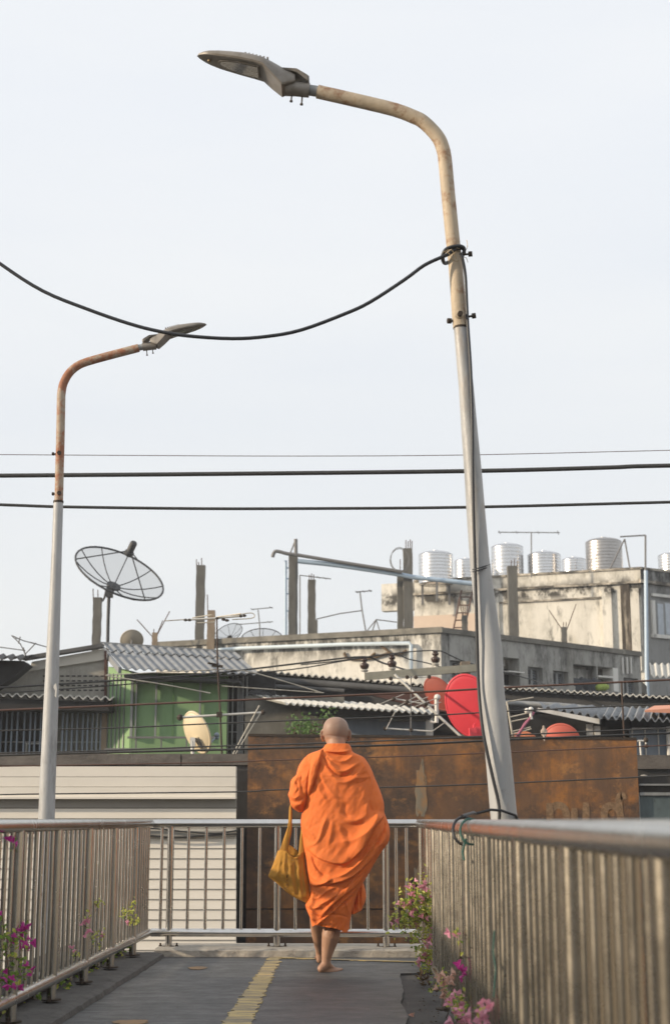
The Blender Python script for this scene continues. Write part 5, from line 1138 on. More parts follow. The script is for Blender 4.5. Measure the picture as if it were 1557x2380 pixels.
for k in range(4): 
    b0 = pm + Vector((-.03, .005, .024 - .016 * k)); caps(bd, [(b0, .0088), (b0 + Vector((-.03, .006, -.002)), .0085), (b0 + Vector((-.045, -.012, -.004)), .008)])
caps(bd, [(pm + Vector((.01, -.01, .03)), .012), (pm + Vector((-.02, -.02, .045)), .009)])
# head: skull, jaw, ears, face
hc = M3(626, 215, YM + .06)
rw = 101 * .2896 * mpp(*mc(626, 215), YM)
hz1 = M3(626, 114, YM + .04).z
hd = [ # (z below crown, half width, back y, front y)
    (.001, .018, -.018, .03), (.006, .040, -.045, .055), (.016, .058, -.066, .074), (.032, .0735, -.083, .090), (.052, .0835, -.093, .098), (.075, .0885, -.098, .101), (.098, .0885, -.097, .101), (.118, .085, -.092, .100), (.135, .0795, -.084, .099), (.150, .074, -.076, .097), (.168, .069, -.068, .095), (.186, .062, -.050, .092), (.205, .050, -.02, .088), (.222, .034, .02, .078), (.228, .018, .04, .066)]
rings = []
for dz, hw, yb, yf in hd:
    r_ = []
    for k in range(36):
        a = 2 * math.pi * k / 36; cx_, sy = math.cos(a), math.sin(a); e = .88
        x = hw * math.copysign(abs(cx_) ** e, cx_); y = ((yf - yb) / 2) * math.copysign(abs(sy) ** .95, sy) + (yf + yb) / 2
        r_.append(Vector((hc.x + x, hc.y + y, hz1 - dz)))
    rings.append(r_)
bd.loft(rings, True)
bd.ball((hc.x, hc.y - .012, hz1 - .185), .062, 16, (1.0, .9, .8))
caps(bd, [(Vector((hc.x, hc.y - .005, hz1 - .16)), .064), (nk, .062)])
for sgn in (-1, 1):                          # ears, brows, cheeks
    ex = hc.x + sgn * .087; ez = hz1 - .118
    pts = [Vector((ex + sgn * (.004 + .013 * math.sin(a)), hc.y - .004 - .012 * math.cos(a * .9), ez + .032 * math.cos(a) - .004)) for a in [math.pi * k / 7 for k in range(8)]]
    for a_, b_ in zip(pts, pts[1:]): caps(bd, [(a_, .0068), (b_, .0062)])
    caps(bd, [(pts[-1], .0075), (pts[-1] + Vector((-sgn * .004, .008, -.008)), .008)]); bd.ball((ex + sgn * .001, hc.y + .002, ez), .021, 10, (.45, .7, 1.25))
    bd.ball((hc.x + sgn * .034, hc.y + .092, hz1 - .104), .018, 10, (1.2, .6, .5)); bd.ball((hc.x + sgn * .045, hc.y + .08, hz1 - .15), .024, 10, (1, .7, 1))
caps(bd, [((hc.x, hc.y + .098, hz1 - .112), .010), ((hc.x, hc.y + .116, hz1 - .145), .013), ((hc.x, hc.y + .100, hz1 - .152), .014)])
bd.ball((hc.x, hc.y + .096, hz1 - .178), .016, 10, (1.5, .6, .35)); bd.ball((hc.x, hc.y + .095, hz1 - .189), .016, 10, (1.3, .6, .4)); bd.ball((hc.x, hc.y + .085, hz1 - .212), .022, 10, (1.1, .8, .7))
body = remesh(bd, 'body', m_skin, monk, .0058, 4, .5)
# skin crease at the back of the skull
for v in body.data.vertices:
    p = v.co + monk.location
    if p.y < hc.y and abs(p.x - hc.x) < .09 and hz1 - .2 < p.z < hz1 - .08:
        for zc_, am, wd in ((hz1 - .136 - .006 * math.sin((p.x - hc.x) * 40), .0032, .005), (hz1 - .158, .0016, .006)):
            v.co.y += am * math.exp(-((p.z - zc_) / wd) ** 2)
m_eye = mat('eye', (.03, .02, .015), .2)
for sgn in (-1, 1):
    MB().ball((hc.x + sgn * .033, hc.y + .093, hz1 - .117), .0105, 10, (1.2, .6, .7)).build('eye', m_eye, body, True)
# --- robe
SIL = [(332, 553, 728), (345, 536, 741), (362, 528, 750), (380, 505, 753), (392, 468, 757), (405, 425, 770), (420, 398, 812), (434, 385, 843), (455, 372, 864), (500, 362, 893), (550, 352, 918), (600, 350, 935), (650, 356, 958), (700, 362, 978), (740, 366, 993), (800, 368, 1010), (850, 362, 1014), (880, 355, 1012), (905, 350, 1022), (950, 342, 1040), (1000, 345, 1055), (1060, 352, 1060), (1110, 358, 1052), (1140, 362, 1038), (1170, 368, 1012), (1200, 374, 992), (1240, 380, 966), (1300, 388, 930), (1350, 393, 904), (1400, 402, 872), (1440, 410, 848), (1480, 418, 826), (1520, 424, 806), (1560, 415, 790), (1600, 392, 778), (1650, 380, 766), (1700, 385, 756), (1750, 400, 747), (1790, 420, 738), (1840, 430, 735)]
DEP = [(332, .070), (362, .082), (400, .105), (440, .125), (500, .145), (600, .165), (800, .185), (1000, .19), (1200, .19), (1400, .185), (1600, .17), (1840, .150)]
HEM = [(380, 1705), (410, 1745), (440, 1795), (462, 1775), (490, 1779), (530, 1787), (575, 1795), (620, 1800), (660, 1815), (700, 1836), (715, 1834), (745, 1800)]
# folds seen in the photo: (points, amplitude in metres, width in picture units, one-sided: +1 cloth lies on the left of the line, -1 right, 0 = ridge)
FOLDS = [
    ([(515, 604), (600, 602), (700, 598), (780, 590), (850, 572)], -.0035, 5, 0), ([(640, 590), (648, 740), (650, 900)], -.002, 5, 0),
    ([(522, 366), (505, 430), (478, 540), (448, 650), (408, 755)], .020, 34, 1), ([(470, 430), (430, 560), (415, 680), (395, 760)], .010, 20, 0), ([(430, 420), (385, 540), (380, 640)], .008, 18, 0),
    ([(505, 470), (470, 580), (440, 700)], -.010, 12, 0), ([(395, 470), (360, 560)], -.006, 12, 0),
    ([(524, 385), (600, 402), (690, 400), (748, 382)], .014, 12, 0), ([(520, 398), (620, 418), (700, 422), (756, 395)], -.008, 8, 0),
    ([(528, 400), (600, 460), (680, 480), (752, 440), (757, 405)], .010, 16, 0), ([(530, 420), (570, 480), (630, 545), (690, 558), (750, 530), (830, 470)], .013, 16, 0), ([(525, 440), (575, 530), (640, 590), (700, 592), (770, 560)], -.010, 14, 0),
    ([(520, 470), (590, 580), (650, 640), (720, 640), (800, 590), (880, 540)], .007, 20, 0), ([(500, 560), (540, 660), (600, 740), (660, 770)], .006, 22, 0), ([(500, 600), (560, 740)], -.005, 16, 0), ([(480, 640), (500, 720), (560, 800)], .006, 18, 0),
    ([(930, 540), (890, 600), (800, 610), (740, 640)], .007, 14, 0), ([(900, 580), (840, 640), (760, 660)], -.006, 12, 0), ([(860, 500), (820, 560), (770, 590)], .006, 14, 0), ([(800, 440), (860, 520), (910, 640), (900, 760), (860, 860)], .009, 26, 0),
    ([(925, 590), (915, 700), (895, 820), (930, 900)], -.010, 22, 0), ([(960, 660), (985, 780), (960, 900), (900, 1010), (780, 1090), (640, 1120)], .012, 40, 0), ([(880, 800), (860, 900), (780, 950), (700, 930)], .010, 28, 0), ([(700, 800), (690, 880), (740, 930)], -.010, 26, 0),
    ([(860, 960), (790, 985), (720, 975)], -.006, 20, 0), ([(1012, 895), (985, 935), (930, 1000), (880, 1090), (820, 1190), (745, 1262)], .030, 46, 1), ([(745, 1262), (660, 1290), (560, 1270), (470, 1230), (380, 1150)], .014, 34, 1),
    ([(1000, 985), (950, 1090), (880, 1200), (790, 1300), (690, 1370), (600, 1400)], .014, 14, 0), ([(1040, 1060), (960, 1190), (850, 1310), (740, 1400), (620, 1440), (520, 1452)], .020, 30, 1), ([(1020, 940), (1000, 1040), (930, 1160)], -.014, 12, 0), ([(1035, 990), (1020, 1080), (960, 1160)], .010, 12, 0),
    ([(985, 1200), (880, 1330), (760, 1430), (640, 1530), (520, 1600), (440, 1640)], .012, 20, 0), ([(930, 1260), (840, 1370), (720, 1460), (600, 1570), (500, 1680)], -.010, 12, 0), ([(905, 1330), (800, 1450), (700, 1530), (590, 1620), (480, 1750)], .016, 22, 1), ([(850, 1410), (760, 1520), (680, 1590), (560, 1700), (470, 1770)], .010, 14, 0), ([(820, 1460), (740, 1560), (640, 1640)], -.012, 12, 0),
    ([(400, 1450), (470, 1462), (540, 1440), (604, 1402)], .016, 16, -1), ([(410, 1500), (470, 1530), (420, 1580)], .010, 16, 0), ([(430, 1560), (480, 1560), (560, 1500), (640, 1460)], .008, 14, 0), ([(400, 1610), (450, 1640), (520, 1620)], .010, 14, 0), ([(388, 1660), (430, 1720), (470, 1740)], .010, 16, 0), ([(400, 1640), (470, 1690), (520, 1720)], -.010, 10, 0),
    ([(520, 1726), (490, 1750), (455, 1785)], .016, 16, -1), ([(528, 1690), (640, 1692), (700, 1708), (742, 1736)], -.004, 6, 0), ([(560, 880), (520, 1010), (480, 1110), (400, 1160)], .009, 22, 0), ([(600, 900), (590, 1040), (560, 1160)], .005, 18, 0), ([(640, 960), (680, 1080), (720, 1160)], .006, 18, 0), ([(690, 1000), (740, 1120)], -.005, 14, 0),
    ([(380, 1000), (430, 1050), (470, 1110)], .007, 18, 0), ([(375, 1060), (420, 1130)], -.007, 12, 0), ([(400, 1200), (440, 1300), (520, 1390)], .008, 22, 0), ([(430, 1200), (480, 1330), (560, 1395)], -.009, 16, 0), ([(396, 1310), (430, 1390), (500, 1430)], .007, 14, 0), ([(560, 1300), (660, 1320), (760, 1290)], -.006, 20, 0), ([(700, 1560), (720, 1640), (740, 1700)], .006, 14, 0), ([(600, 1600), (620, 1680)], .004, 16, 0)]
# densify folds once
FD = []
for pts, A_, wd, sd in FOLDS:
    cp = [v.xy for v in curve([(x, y, 0) for x, y in pts], 4)]
    bb = (min(p.x for p in cp) - 3.2 * wd, max(p.x for p in cp) + 3.2 * wd, min(p.y for p in cp) - 3.2 * wd, max(p.y for p in cp) + 3.2 * wd)
    FD.append((cp, A_ * 1.65, wd, sd, bb))
def folds(x, y, FD):
    d_ = 0
    for cp, A_, wd, sd, bb in FD:
        if x < bb[0] or x > bb[1] or y < bb[2] or y > bb[3]: continue
        best = 1e9; sg = 1; tt = 0; n_ = len(cp) - 1
        for i in range(n_):
            a, b_ = cp[i], cp[i + 1]; ab = b_ - a; l2_ = ab.length_squared or 1; t = max(0, min(1, ((x - a.x) * ab.x + (y - a.y) * ab.y) / l2_))
            dx, dy = x - a.x - ab.x * t, y - a.y - ab.y * t; q = dx * dx + dy * dy
            if q < best: best = q; sg = 1 if (ab.x * dy - ab.y * dx) > 0 else -1; tt = (i + t) / n_
        dd = math.sqrt(best); fade = min(1, tt * 5, (1 - tt) * 5) * .85 + .15
        if sd == 0: d_ += A_ * (.45 * math.exp(-(dd / wd) ** 2) + .65 * math.exp(-dd / (wd * .55))) * fade
        else:
            s_ = sg * sd                     # picture y runs down, so sg > 0 is the left of a line drawn downwards
            if s_ > 0: d_ += A_ * math.exp(-(dd / (wd * 1.6)) ** 2) * fade
            else: d_ += A_ * math.exp(-(dd / 5.0) ** 2) * fade - A_ * .25 * math.exp(-(dd / 14) ** 2) * fade
    return d_
def wrink(x, y, k=1.0):
    n1 = noise.noise(Vector(((x + y * .6) * .018, (y - x * .5) * .006, 3.1))); n2 = noise.noise(Vector(((x + y * .7) * .045, (y - x * .8) * .016, 7.7))); n3 = noise.noise(Vector((x * .09, y * .05, 1.7)))
    return (n1 * .006 + n2 * .0028 + n3 * .001) * k
def cloth_loft(tab, dep, hemf, y0, y1, step, ncol, Yc, name, parent, m, FD, front_y=0, e=.8, hem_from=1600, seed=0, wk=1.0, topf=None, top_to=0):
    rings = []; cy = y0; rows = []
    while cy < y1: rows.append(cy); cy += step * (.5 if cy < 470 and y0 < 400 else 1)
    rows.append(y1)
    for cy in rows:
        l_, r_ = sinterp(tab, cy) if cy > tab[0][0] + 12 else interp(tab, cy); d_ = interp(dep, cy)[0]; cx, hw = (l_ + r_) / 2, (r_ - l_) / 2; ring = []
        for k in range(ncol):
            a = 2 * math.pi * k / ncol; ca, sa = math.cos(a), math.sin(a)
            xx = cx + hw * math.copysign(abs(ca) ** e, ca); dy = d_ * math.copysign(abs(sa) ** .9, sa)
            yy_ = cy
            if hemf and cy > hem_from: yy_ = hem_from + (cy - hem_from) * (interp(hemf, xx)[0] - hem_from) / (y1 - hem_from)
            if topf and cy < top_to: yy_ = top_to - (top_to - cy) * (top_to - interp(topf, xx)[0]) / (top_to - y0)
            if sa < 0: f_ = (folds(xx, yy_, FD) + wrink(xx, yy_, wk)) * min(1, abs(sa) * 2.2)
            else: f_ = wrink(xx + 900, yy_, wk) * 2.5 * min(1, sa * 2)
            px, py = mc(xx, yy_)
            Yp = Yc + front_y + dy - (f_ if sa < 0 else -f_)
            base = at(px, py, Yc)            # silhouette is laid out at the body's own depth
            ring.append(Vector((base.x, Yp, base.z)))
        rings.append(ring)
    # turn both ends inwards so the cloth has a thickness
    def inner(ring, k, dz): c_ = sum(ring, Vector()) / len(ring); return [Vector((c_.x + (p.x - c_.x) * k, c_.y + (p.y - c_.y) * k, p.z + dz)) for p in ring]
    rings = [inner(rings[0], .82, -.06), inner(rings[0], .93, -.008)] + rings + [inner(rings[-1], .97, .004), inner(rings[-1], .93, .10)]
    o = MB().loft(rings, False).build(name, m, parent, False); o.data.polygons.foreach_set('use_smooth', [True] * len(o.data.polygons)); return o
robe = cloth_loft(SIL, DEP, HEM, 332, 1840, 7, 230, YM, 'robe', monk, m_robe, FD)
# left sleeve
SLV = [(430, 392, 470), (445, 372, 485), (470, 352, 492), (510, 328, 492), (550, 315, 480), (585, 308, 468), (605, 280, 462), (635, 262, 452), (680, 259, 440), (715, 252, 430), (740, 240, 420), (760, 250, 412), (785, 256, 402), (815, 262, 394), (845, 275, 388), (865, 300, 378), (880, 330, 365)]
SD = [(430, .05), (500, .10), (600, .115), (720, .12), (820, .11), (880, .05)]
SF = [([(440, 480), (400, 600), (380, 720)], .010, 18, 0), ([(330, 540), (310, 620), (270, 700)], .010, 16, 0), ([(300, 620), (330, 690), (300, 740)], -.012, 12, 0), ([(250, 745), (300, 770), (350, 740)], .012, 14, 0), ([(262, 790), (320, 800), (380, 760)], -.007, 12, 0), ([(280, 840), (330, 830), (385, 780)], .009, 14, 0), ([(360, 560), (350, 660), (370, 760)], -.010, 14, 0), ([(400, 640), (390, 740), (380, 820)], .008, 12, 0)]
FS = []
for pts, A_, wd, sd in SF:
    cp = [v.xy for v in curve([(x, y, 0) for x, y in pts], 4)]; FS.append((cp, A_, wd, sd, (0, 2000, 0, 2000)))
cloth_loft(SLV, SD, None, 430, 880, 6, 90, YM - .015, 'sleeve', monk, m_robe, FS, .0, .85)
# cloth blown out behind the right calf
TL = [(1430, 800, 836), (1460, 780, 852), (1520, 770, 866), (1560, 765, 871), (1600, 760, 860), (1650, 755, 838), (1672, 752, 830), (1690, 748, 775)]
TF = [([(836, 1440), (830, 1540), (840, 1640)], .012, 10, 0), ([(800, 1500), (805, 1600), (800, 1680)], .012, 10, 0), ([(818, 1480), (815, 1600), (820, 1660)], -.010, 8, 0)]
FT = [([v.xy for v in curve([(x, y, 0) for x, y in pts], 4)], A_, wd, sd, (0, 2000, 0, 2000)) for pts, A_, wd, sd in TF]
cloth_loft(TL, [(1430, .10), (1690, .12)], None, 1430, 1690, 8, 70, YM + .08, 'robe_tail', monk, m_robe, FT, .0, .85)
# --- shoulder bag
BG = [(1150, 190, 345), (1180, 178, 360), (1235, 155, 372), (1300, 122, 384), (1360, 96, 394), (1395, 80, 402), (1415, 105, 406), (1440, 140, 410), (1480, 185, 416), (1520, 232, 422), (1555, 275, 430), (1585, 335, 434), (1608, 385, 425), (1615, 398, 412)]
bag = empty('shoulder_bag', M3(250, 1600, YM + .0), 'ochre cloth shoulder bag hanging at the left side of the monk', 'bag')
BF = [([(230, 1180), (215, 1300), (225, 1420), (240, 1500)], .010, 12, 0), ([(260, 1250), (270, 1400), (300, 1540)], .009, 14, 0), ([(330, 1260), (335, 1400), (350, 1560)], .010, 14, 0), ([(300, 1260), (305, 1400), (330, 1560)], -.008, 12, 0), ([(190, 1240), (170, 1340), (160, 1400)], .008, 14, 0), ([(365, 1260), (370, 1400), (395, 1560)], .009, 10, 0), ([(240, 1200), (270, 1240), (310, 1248), (335, 1225)], .008, 8, 0)]
FB = [([v.xy for v in curve([(x, y, 0) for x, y in pts], 4)], A_, wd, sd, (0, 2000, 0, 2000)) for pts, A_, wd, sd in BF]
b0 = cloth_loft([(1222,) + tuple(interp(BG, 1222))] + [r for r in BG if r[0] > 1222], [(1220, .045), (1400, .055), (1560, .04), (1615, .012)], None, 1222, 1615, 7, 100, YM - .03, 'bag_body', bag, m_bag, FB, 0, .9, wk=.8, topf=[(150, 1190), (200, 1182), (238, 1192), (256, 1224), (290, 1241), (330, 1234), (346, 1204), (380, 1190)], top_to=1300)
# shape the mouth of the bag into a curve
for v in b0.data.vertices:
    p = v.co + Vector(bag.location)
def strap(rows, Yc, th, name):
    rings = []
    for cy, l_, r_ in rows:
        n_ = 14; ring = []
        for k in range(n_):
            a = 2 * math.pi * k / n_; x = (l_ + r_) / 2 + (r_ - l_) / 2 * math.cos(a); q = M3(x, cy, Yc); q.y += th * math.sin(a) + .004 * math.sin(x * .35); ring.append(q)
        rings.append(ring)
    return MB().loft(rings, True).build(name, m_bag, bag, 60)
r1 = [(815, 262, 285), (840, 253, 276), (880, 250, 275), (950, 246, 275), (1000, 240, 274), (1050, 222, 270), (1100, 205, 258), (1150, 189, 250), (1190, 174, 244), (1215, 164, 250), (1240, 155, 285)]
strap(r1, YM - .035, .014, 'strap')
r2 = [(960, 352, 372), (1000, 348, 374), (1060, 342, 376), (1120, 336, 378), (1170, 331, 378), (1210, 328, 380), (1245, 300, 382)]
strap(r2, YM - .03, .014, 'strap')
r3 = [(1145, 243, 262), (1165, 242, 290), (1190, 240, 318), (1215, 238, 335), (1250, 236, 340)]
strap(r3, YM + .01, .008, 'bag_lining')
m_ink = mat('ink', (.08, .05, .02), .9)
b = MB()
for k in range(14):
    x = 215 + random.random() * 28; y = 1360 + random.random() * 150; q = M3(x, y, YM - .03 - .058); b.tube([q, q + Vector((.004 * random.uniform(-1, 1), 0, .010)), q + Vector((.008 * random.uniform(-1, 1), 0, .004))], .0012, 4)
b.build('ink_mark', m_ink, bag)

# ================================================================ dove on the rusty sheet
YB = 18.0; bt = pr.sz(1264, 1715)[1] + .045; q = pr.p(1263.5, 1716, -.025); q.z = pr.sz(1264, 1718)[1] + .02
dv = empty('dove', q, 'small grey dove perched on top of the rusty sheet between two red dishes', 'bird')
b = MB(); u_ = mpp(1264, 1703, 18)
caps(b, [(q + Vector((0, 0, .022)), .018), (q + Vector((-.002, 0, .050)), .036), (q + Vector((0, .004, .078)), .035), (q + Vector((.002, .008, .105)), .022), (q + Vector((.002, .010, .122)), .014), (q + Vector((.001, .012, .134)), .0155)])
caps(b, [(q + Vector((-.004, -.03, .035)), .016), (q + Vector((-.006, -.055, .0)), .012), (q + Vector((-.007, -.07, -.04)), .009)])
for s_ in (-1, 1): caps(b, [(q + Vector((s_ * .026, -.004, .085)), .014), (q + Vector((s_ * .026, -.022, .055)), .016), (q + Vector((s_ * .014, -.045, .020)), .008)])
m_dove = mat('dove_feathers', (.34, .27, .22), .85, 0, .2, 60, (1, 1, 2), [((.20, .16, .13), .55, .65, 90, (1, 1, 2), None, .7)])
bdv = remesh(b, 'body', m_dove, dv, .004, 3)
b = MB(); b.tube([q + Vector((.001, .024, .134)), q + Vector((.001, .042, .130))], [.004, .001], 6); b.build('beak', m_drib, dv)
b = MB()
for s_ in (-1, 1): b.tube([q + Vector((s_ * .010, 0, .015)), q + Vector((s_ * .010, .003, -.012))], .0025, 5); b.tube([q + Vector((s_ * .010, .002, -.010)), q + Vector((s_ * .012, .018, -.012))], .002, 5)
b.build('leg', m_pink, dv)

# ================================================================ plants
def leafv(mb, p, d, up, s):
    d = d.normalized(); sd = d.cross(up)
    if sd.length < .01: sd = Vector((1, 0, 0))
    sd.normalize(); n_ = sd.cross(d) * .25 * s
    mb.add([p, p + d * s * .35 + sd * s * .30 + n_, p + d * s * .75 + sd * s * .20 + n_, p + d * s, p + d * s * .75 - sd * s * .20 + n_, p + d * s * .35 - sd * s * .30 + n_, p + d * s * .5], [(0, 1, 6), (1, 2, 6), (2, 3, 6), (3, 4, 6), (4, 5, 6), (5, 0, 6)])
def rv(k=1): return Vector((random.gauss(0, k), random.gauss(0, k), random.gauss(0, k)))
def flower(mb, p, s):
    ax_ = (rv() + Vector((0, -.4, .2))).normalized(); t1 = ax_.cross(Vector((.3, .2, 1))).normalized(); t2 = ax_.cross(t1)
    for k in range(3):
        a = 2 * math.pi * k / 3 + random.random() * .5; e = t1 * math.cos(a) + t2 * math.sin(a); leafv(mb, p, e + ax_ * .7, ax_, s * random.uniform(.85, 1.15))
def plant(lab, stems, nleaf, flowers, mf, leaf=.028, ml=m_leaf, fs=.028, spread=.022, ty=.5):
    """stems: list of polylines (world); flowers: list of (point, count)"""
    root = empty('bougainvillea', stems[0][0], lab, 'plant', 'bougainvilleas growing through the railings')
    b = MB(); allp = []
    for st_ in stems:
        c_ = curve(st_, 5); b.tube(c_, [.0035 * (1 - .6 * i / len(c_)) for i in range(len(c_))], 5); allp.append(c_)
    b.build('stem', m_stem, root)
    l1, l2_ = MB(), MB()
    for i in range(nleaf):
        c_ = random.choice(allp); k = int(len(c_) * (random.random() ** .7) * .999); p = c_[k] + rv(spread)
        leafv(l1 if random.random() > ty else l2_, p, rv() + Vector((-.2, -.2, .2)), Vector((0, 0, 1)) + rv(.5), leaf * random.uniform(.6, 1.2))
    if l1.v: tag(l1.build('leaves', ml, root), 'green leaves')
    if l2_.v: tag(l2_.build('leaves', m_leafy, root), 'yellow green leaves, brightened as if sunlit')
    for p, n_ in flowers:
        f_ = MB()
        for k in range(n_): flower(f_, p + Vector((0, -.03, 0)) + rv(.006 + .002 * n_), fs * random.uniform(.8, 1.15))
        f_.build('flower', mf, root)
    return root
def onrail(px, py, side, off=0):            # picture point on the plane of a side railing
    u, f, z = ray(px, py); x0 = XR if side > 0 else XL - off      # bridge x = X cos - Y sin
    for _ in range(6):
        t = x0 / (u * math.cos(PHI) - f * math.sin(PHI))
        if side > 0: x0 = .5 * x0 + .5 * (interp(RX, t * f)[0] + off)
    return Vector((t * u, t * f, CZ + t * z))
Pr = lambda x, y, o=-.03: onrail(x, y, 1, o)
def far_(x, y, Y=10.55): return at(x, y, Y)
base = br(XR + .12, 10.5, .0)
def cw(x, y): return (883.8 + .18275 * x, 1984.9 + .18275 * y)   # zoom crop to picture
def W_(x, y, Y=8.75): return at(*cw(x, y), Y)
plant('large bougainvillea with pink and lilac flowers spilling through the right railing at its far end',
      [[br(XR + .1, 8.8, -.0), W_(700, 1300), W_(640, 900), W_(560, 520), W_(530, 310)], [W_(700, 900), W_(520, 680), W_(380, 420)], [W_(680, 980), W_(500, 820), W_(330, 800), W_(180, 870)], [W_(650, 900), W_(430, 700), W_(300, 640)], [W_(700, 1000), W_(720, 700), W_(710, 520)], [W_(680, 1250), W_(600, 1300), W_(530, 1380)], [W_(700, 1000), W_(560, 1080), W_(440, 1090)], [W_(640, 1300), W_(640, 1420)], [W_(600, 800), W_(560, 640), W_(600, 500)], [W_(560, 800), W_(420, 860), W_(240, 900)]],
      1000, [(W_(450, 395), 5), (W_(550, 395), 6), (W_(410, 480), 5), (W_(540, 500), 6), (W_(560, 560), 4), (W_(280, 635), 4), (W_(355, 625), 3), (W_(690, 520), 4), (W_(730, 510), 3), (W_(375, 790), 3), (W_(180, 850), 2), (W_(640, 1040), 6), (W_(620, 1110), 5), (W_(540, 1270), 3), (W_(600, 1350), 4), (W_(500, 1395), 3), (W_(655, 1340), 3), (W_(740, 650), 2), (W_(720, 860), 3), (W_(450, 720), 2), (W_(570, 800), 2)], m_bpink, .026, m_leaf, .027, .030, .72)
def Wr(x, y, o=-.05): return Pr(*cw(x, y), o)
plant('peach coloured bougainvillea sprig low on the right railing, left of the near posts',
      [[Wr(800, 2150, .1), Wr(870, 2000), Wr(880, 1860), Wr(820, 1740), Wr(800, 1600), Wr(830, 1520)], [Wr(820, 1700), Wr(700, 1700), Wr(650, 1720)], [Wr(800, 1600), Wr(770, 1500)]],
      36, [(Wr(830, 1530), 4), (Wr(790, 1640), 5), (Wr(825, 1780), 4), (Wr(800, 1580), 3), (Wr(860, 1570), 2)], m_bpeach, .024, m_leaf, .028, .012)
plant('pink bougainvillea sprig at the bottom of the picture beside the right railing',
      [[Wr(900, 2300, .1), Wr(960, 2160), Wr(1000, 2000), Wr(980, 1900), Wr(920, 1830)], [Wr(960, 2100), Wr(1050, 2080), Wr(1080, 1990)], [Wr(1000, 1950), Wr(1020, 1840)]],
      60, [(Wr(910, 1830), 5), (Wr(920, 1890), 4), (Wr(980, 2010), 5), (Wr(1060, 2040), 5), (Wr(1020, 1920), 3), (Wr(920, 2150), 4), (Wr(990, 2090), 4), (Wr(940, 1800), 3)], m_bpink, .024, m_leaf, .028, .014)
plant('pale pink flower with two leaves high on the right railing balusters', [[Wr(1010, 1350, .05), Wr(1010, 1280), Wr(1005, 1100), Wr(980, 1030)]], 9, [(Wr(960, 1010), 3)], m_bpink, .022, m_leaf, .024, .008)
plant('single mauve bloom poking through the right railing, above the pink sprig', [[Wr(1100, 1560, .06), Wr(1030, 1500)]], 2, [(Wr(1000, 1485), 5)], m_bmag, .02, m_leaf, .026, .006)
plant('blurred pink blooms at the bottom right, nearest the viewer', [[Wr(1300, 2300, .04), Wr(1290, 2100), Wr(1310, 1950)]], 16, [(Wr(1300, 1930), 4), (Wr(1320, 1990), 4), (Wr(1270, 2100), 5), (Wr(1310, 2110), 4)], m_bpink, .022, m_leafy, .024, .008)
def cl(x, y): return (x * .2134, 1872.6 + y * .2134)
def Wl(x, y, o=-.04): return onrail(*cl(x, y), -1, o)
plant('magenta bougainvillea in the left railing at the left edge of the picture',
      [[Wl(60, 2150, .12), Wl(100, 1850), Wl(60, 1500), Wl(20, 1080)], [Wl(60, 1600), Wl(180, 1420), Wl(280, 1330)], [Wl(100, 1880), Wl(220, 1850), Wl(330, 1880)], [Wl(-60, 1480), Wl(60, 1450), Wl(150, 1440)], [Wl(60, 1700), Wl(230, 1650), Wl(220, 1720)], [Wl(80, 1900), Wl(130, 1960), Wl(60, 1920)]],
      130, [(Wl(275, 1320), 4), (Wl(255, 1370), 3), (Wl(165, 1430), 5), (Wl(300, 1475), 5), (Wl(335, 1540), 5), (Wl(95, 1830), 4), (Wl(300, 1800), 5), (Wl(150, 1950), 2), (Wl(225, 1990), 2), (Wl(0, 1180), 3)], m_bmag, .030, m_leaf, .028, .018, .15)
plant('lone magenta flower high on the left railing', [[Wl(150, 520, .06), Wl(150, 440), Wl(155, 400)]], 9, [(Wl(155, 385), 3)], m_bmag, .024, m_leaf, .024, .008, .3)
plant('small bougainvillea twig with faded lilac flowers in the middle of the left railing', [[Wl(960, 1460, .04), Wl(1040, 1430), Wl(1130, 1390)], [Wl(930, 1400, .05), Wl(940, 1260), Wl(980, 1190)], [Wl(1030, 1150, .03), Wl(1070, 1040)], [Wl(1100, 1560, .03), Wl(1060, 1490)], [Wl(850, 1700, .03), Wl(820, 1600)]],
      75, [(Wl(940, 1270), 4), (Wl(950, 1360), 4), (Wl(1130, 1410), 3), (Wl(800, 1590), 3)], m_bpink, .026, m_leaf, .024, .012, .7)
plant('leafy yellow green twig at the far end of the left railing', [[Wl(1460, 1300, .04), Wl(1400, 1200), Wl(1470, 1070)], [Wl(1360, 1280, .04), Wl(1450, 1270), Wl(1500, 1250)], [Wl(1460, 1150, .02), Wl(1350, 1190)]], 90, [(Wl(1385, 1270), 2)], m_bpink, .026, m_leaf, .02, .012, .85)
plant('ragged undergrowth under the bottom rail of the left railing', [[br(XL - .15, y, .03), br(XL - .12, y + .2, .10), br(XL - .05, y + .35, .06)] for y in (5.8, 6.4, 7.0, 7.6, 8.3, 9.0, 9.7, 10.3)], 260, [(br(XL - .1, 6.9, .07), 3), (br(XL - .08, 6.6, .05), 4)], m_bpeach, .034, m_leaf, .03, .03, .35)
o = MB().box((0, 0, 0), (.1, .1, .1)) if False else None
d = MB(); brbox(d, (XL - .42, 4.5, .052), (XL - .12, 11.0, .14)); tag(d.build('planting_trough', m_soil), 'dark soil filled trough behind the left railing', 'planter')
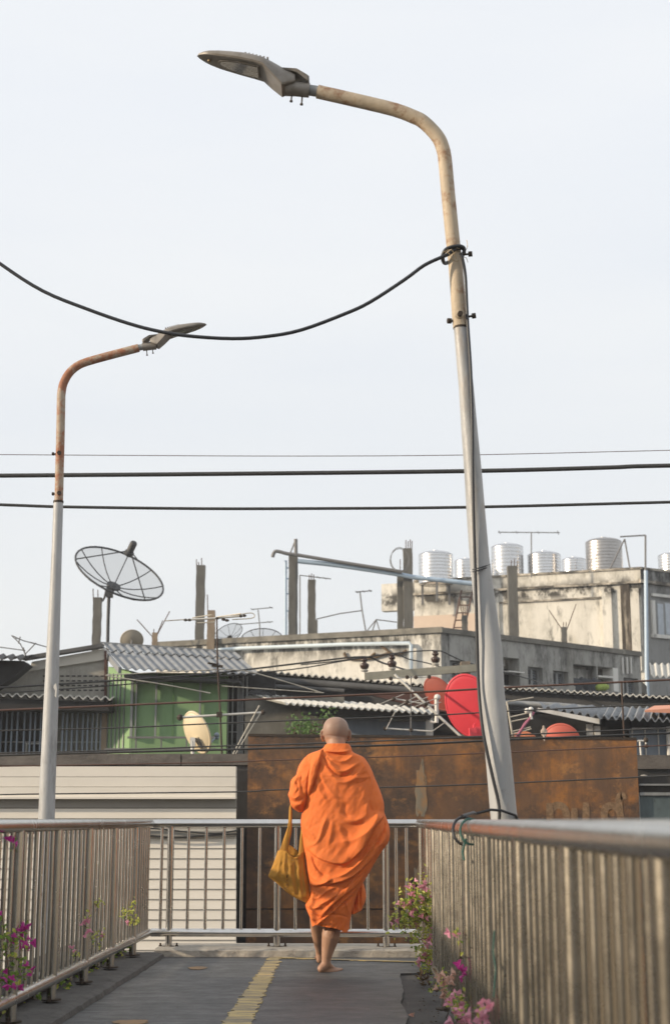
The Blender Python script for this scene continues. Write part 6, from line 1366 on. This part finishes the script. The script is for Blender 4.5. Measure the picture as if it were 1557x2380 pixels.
# garden plants behind the head of the monk
def shrub(name, lab, px, py, Y, w_, h_, n_):
    c_ = at(px, py, Y); root = empty(name, c_, lab, 'plant'); ww = w_ * mpp(px, py, Y); hh = h_ * mpp(px, py, Y)
    b = MB()
    for k in range(5): b.tube(curve([c_ + Vector((0, 0, -.3)), c_ + Vector((ww * random.uniform(-.3, .3), 0, hh * .4)), c_ + Vector((ww * random.uniform(-.5, .5), 0, hh * random.uniform(.7, 1)))], 3), .012, 5)
    b.build('stem', m_stem, root)
    b = MB(); cl_ = [c_ + Vector((ww * random.uniform(-.45, .45), random.uniform(-.2, .2), hh * random.uniform(.1, .9))) for _ in range(9)]
    for k in range(n_): leafv(b, random.choice(cl_) + rv(.07), rv(), Vector((0, 0, 1)) + rv(.4), .07 * random.uniform(.6, 1.2))
    b.build('leaves', m_leafg, root)
m_leafg = mat('garden_leaf', (.13, .22, .065), .6, 0, .4, 12, trans=.3)
shrub('shrub', 'leftmost small green shrub behind the rusty sheet, left of the head', 688, 1712, 21.5, 20, 34, 90)
shrub('shrub', 'green shrub just left of the head of the monk', 724, 1712, 21.3, 32, 34, 170)
shrub('shrub', 'leafy sprig rising behind the top of the head of the monk', 756, 1692, 22.2, 26, 24, 70)
# litter in the low strip on the right
b = MB()
for k in range(60):
    y = 6.8 + random.random() * 3.3; p = br(.20 + random.random() * .12, y, -.006); leafv(b, p, Vector((random.uniform(-1, 1), random.uniform(-1, 1), .05)), Vector((0, 0, 1)), random.uniform(.006, .018))
for k in range(50):
    y = 9.2 + random.random() * .8; p = br(.24 + random.random() * .06, y, -.004); leafv(b, p, Vector((random.uniform(-1, 1), random.uniform(-1, 1), .6)), Vector((0, 0, 1)), random.uniform(.01, .04))
tag(b.build('leaf_litter', m_stem), kind='stuff', label='dry leaf litter along the foot of the right railing')
b = MB()
flower(b, br(.155, 7.95, -.004), .018); flower(b, br(.16, 7.94, -.002), .018); tag(b.build('fallen_flower', m_bpeach), 'fallen pale flower on the dark strip beside the right railing', 'flower')

b = MB()
for k in range(170):
    y = 6.5 + random.random() * 4.5; x = -1.5 + random.random() * 1.7; p = br(x, y, .0015); leafv(b, p, Vector((random.uniform(-1, 1), random.uniform(-1, 1), .05)), Vector((0, 0, 1)), random.uniform(.003, .010))
tag(b.build('deck_grit', m_kerb), 'scattered grit and crumbs on the dark walkway', kind='stuff')

# thin warm haze over the whole place
hb = MB().box((-70, -30, -6.7), (70, 75, 12)); m_hz = bpy.data.materials.new('haze'); m_hz.use_nodes = True; n_ = m_hz.node_tree.nodes
n_.remove(n_['Principled BSDF']); pv_ = n_.new('ShaderNodeVolumePrincipled'); pv_.inputs['Color'].default_value = (.95, .96, 1, 1); pv_.inputs['Density'].default_value = .0013; pv_.inputs['Anisotropy'].default_value = .2
m_hz.node_tree.links.new(pv_.outputs[0], n_['Material Output'].inputs['Volume']); tag(hb.build('haze', m_hz), kind='stuff')
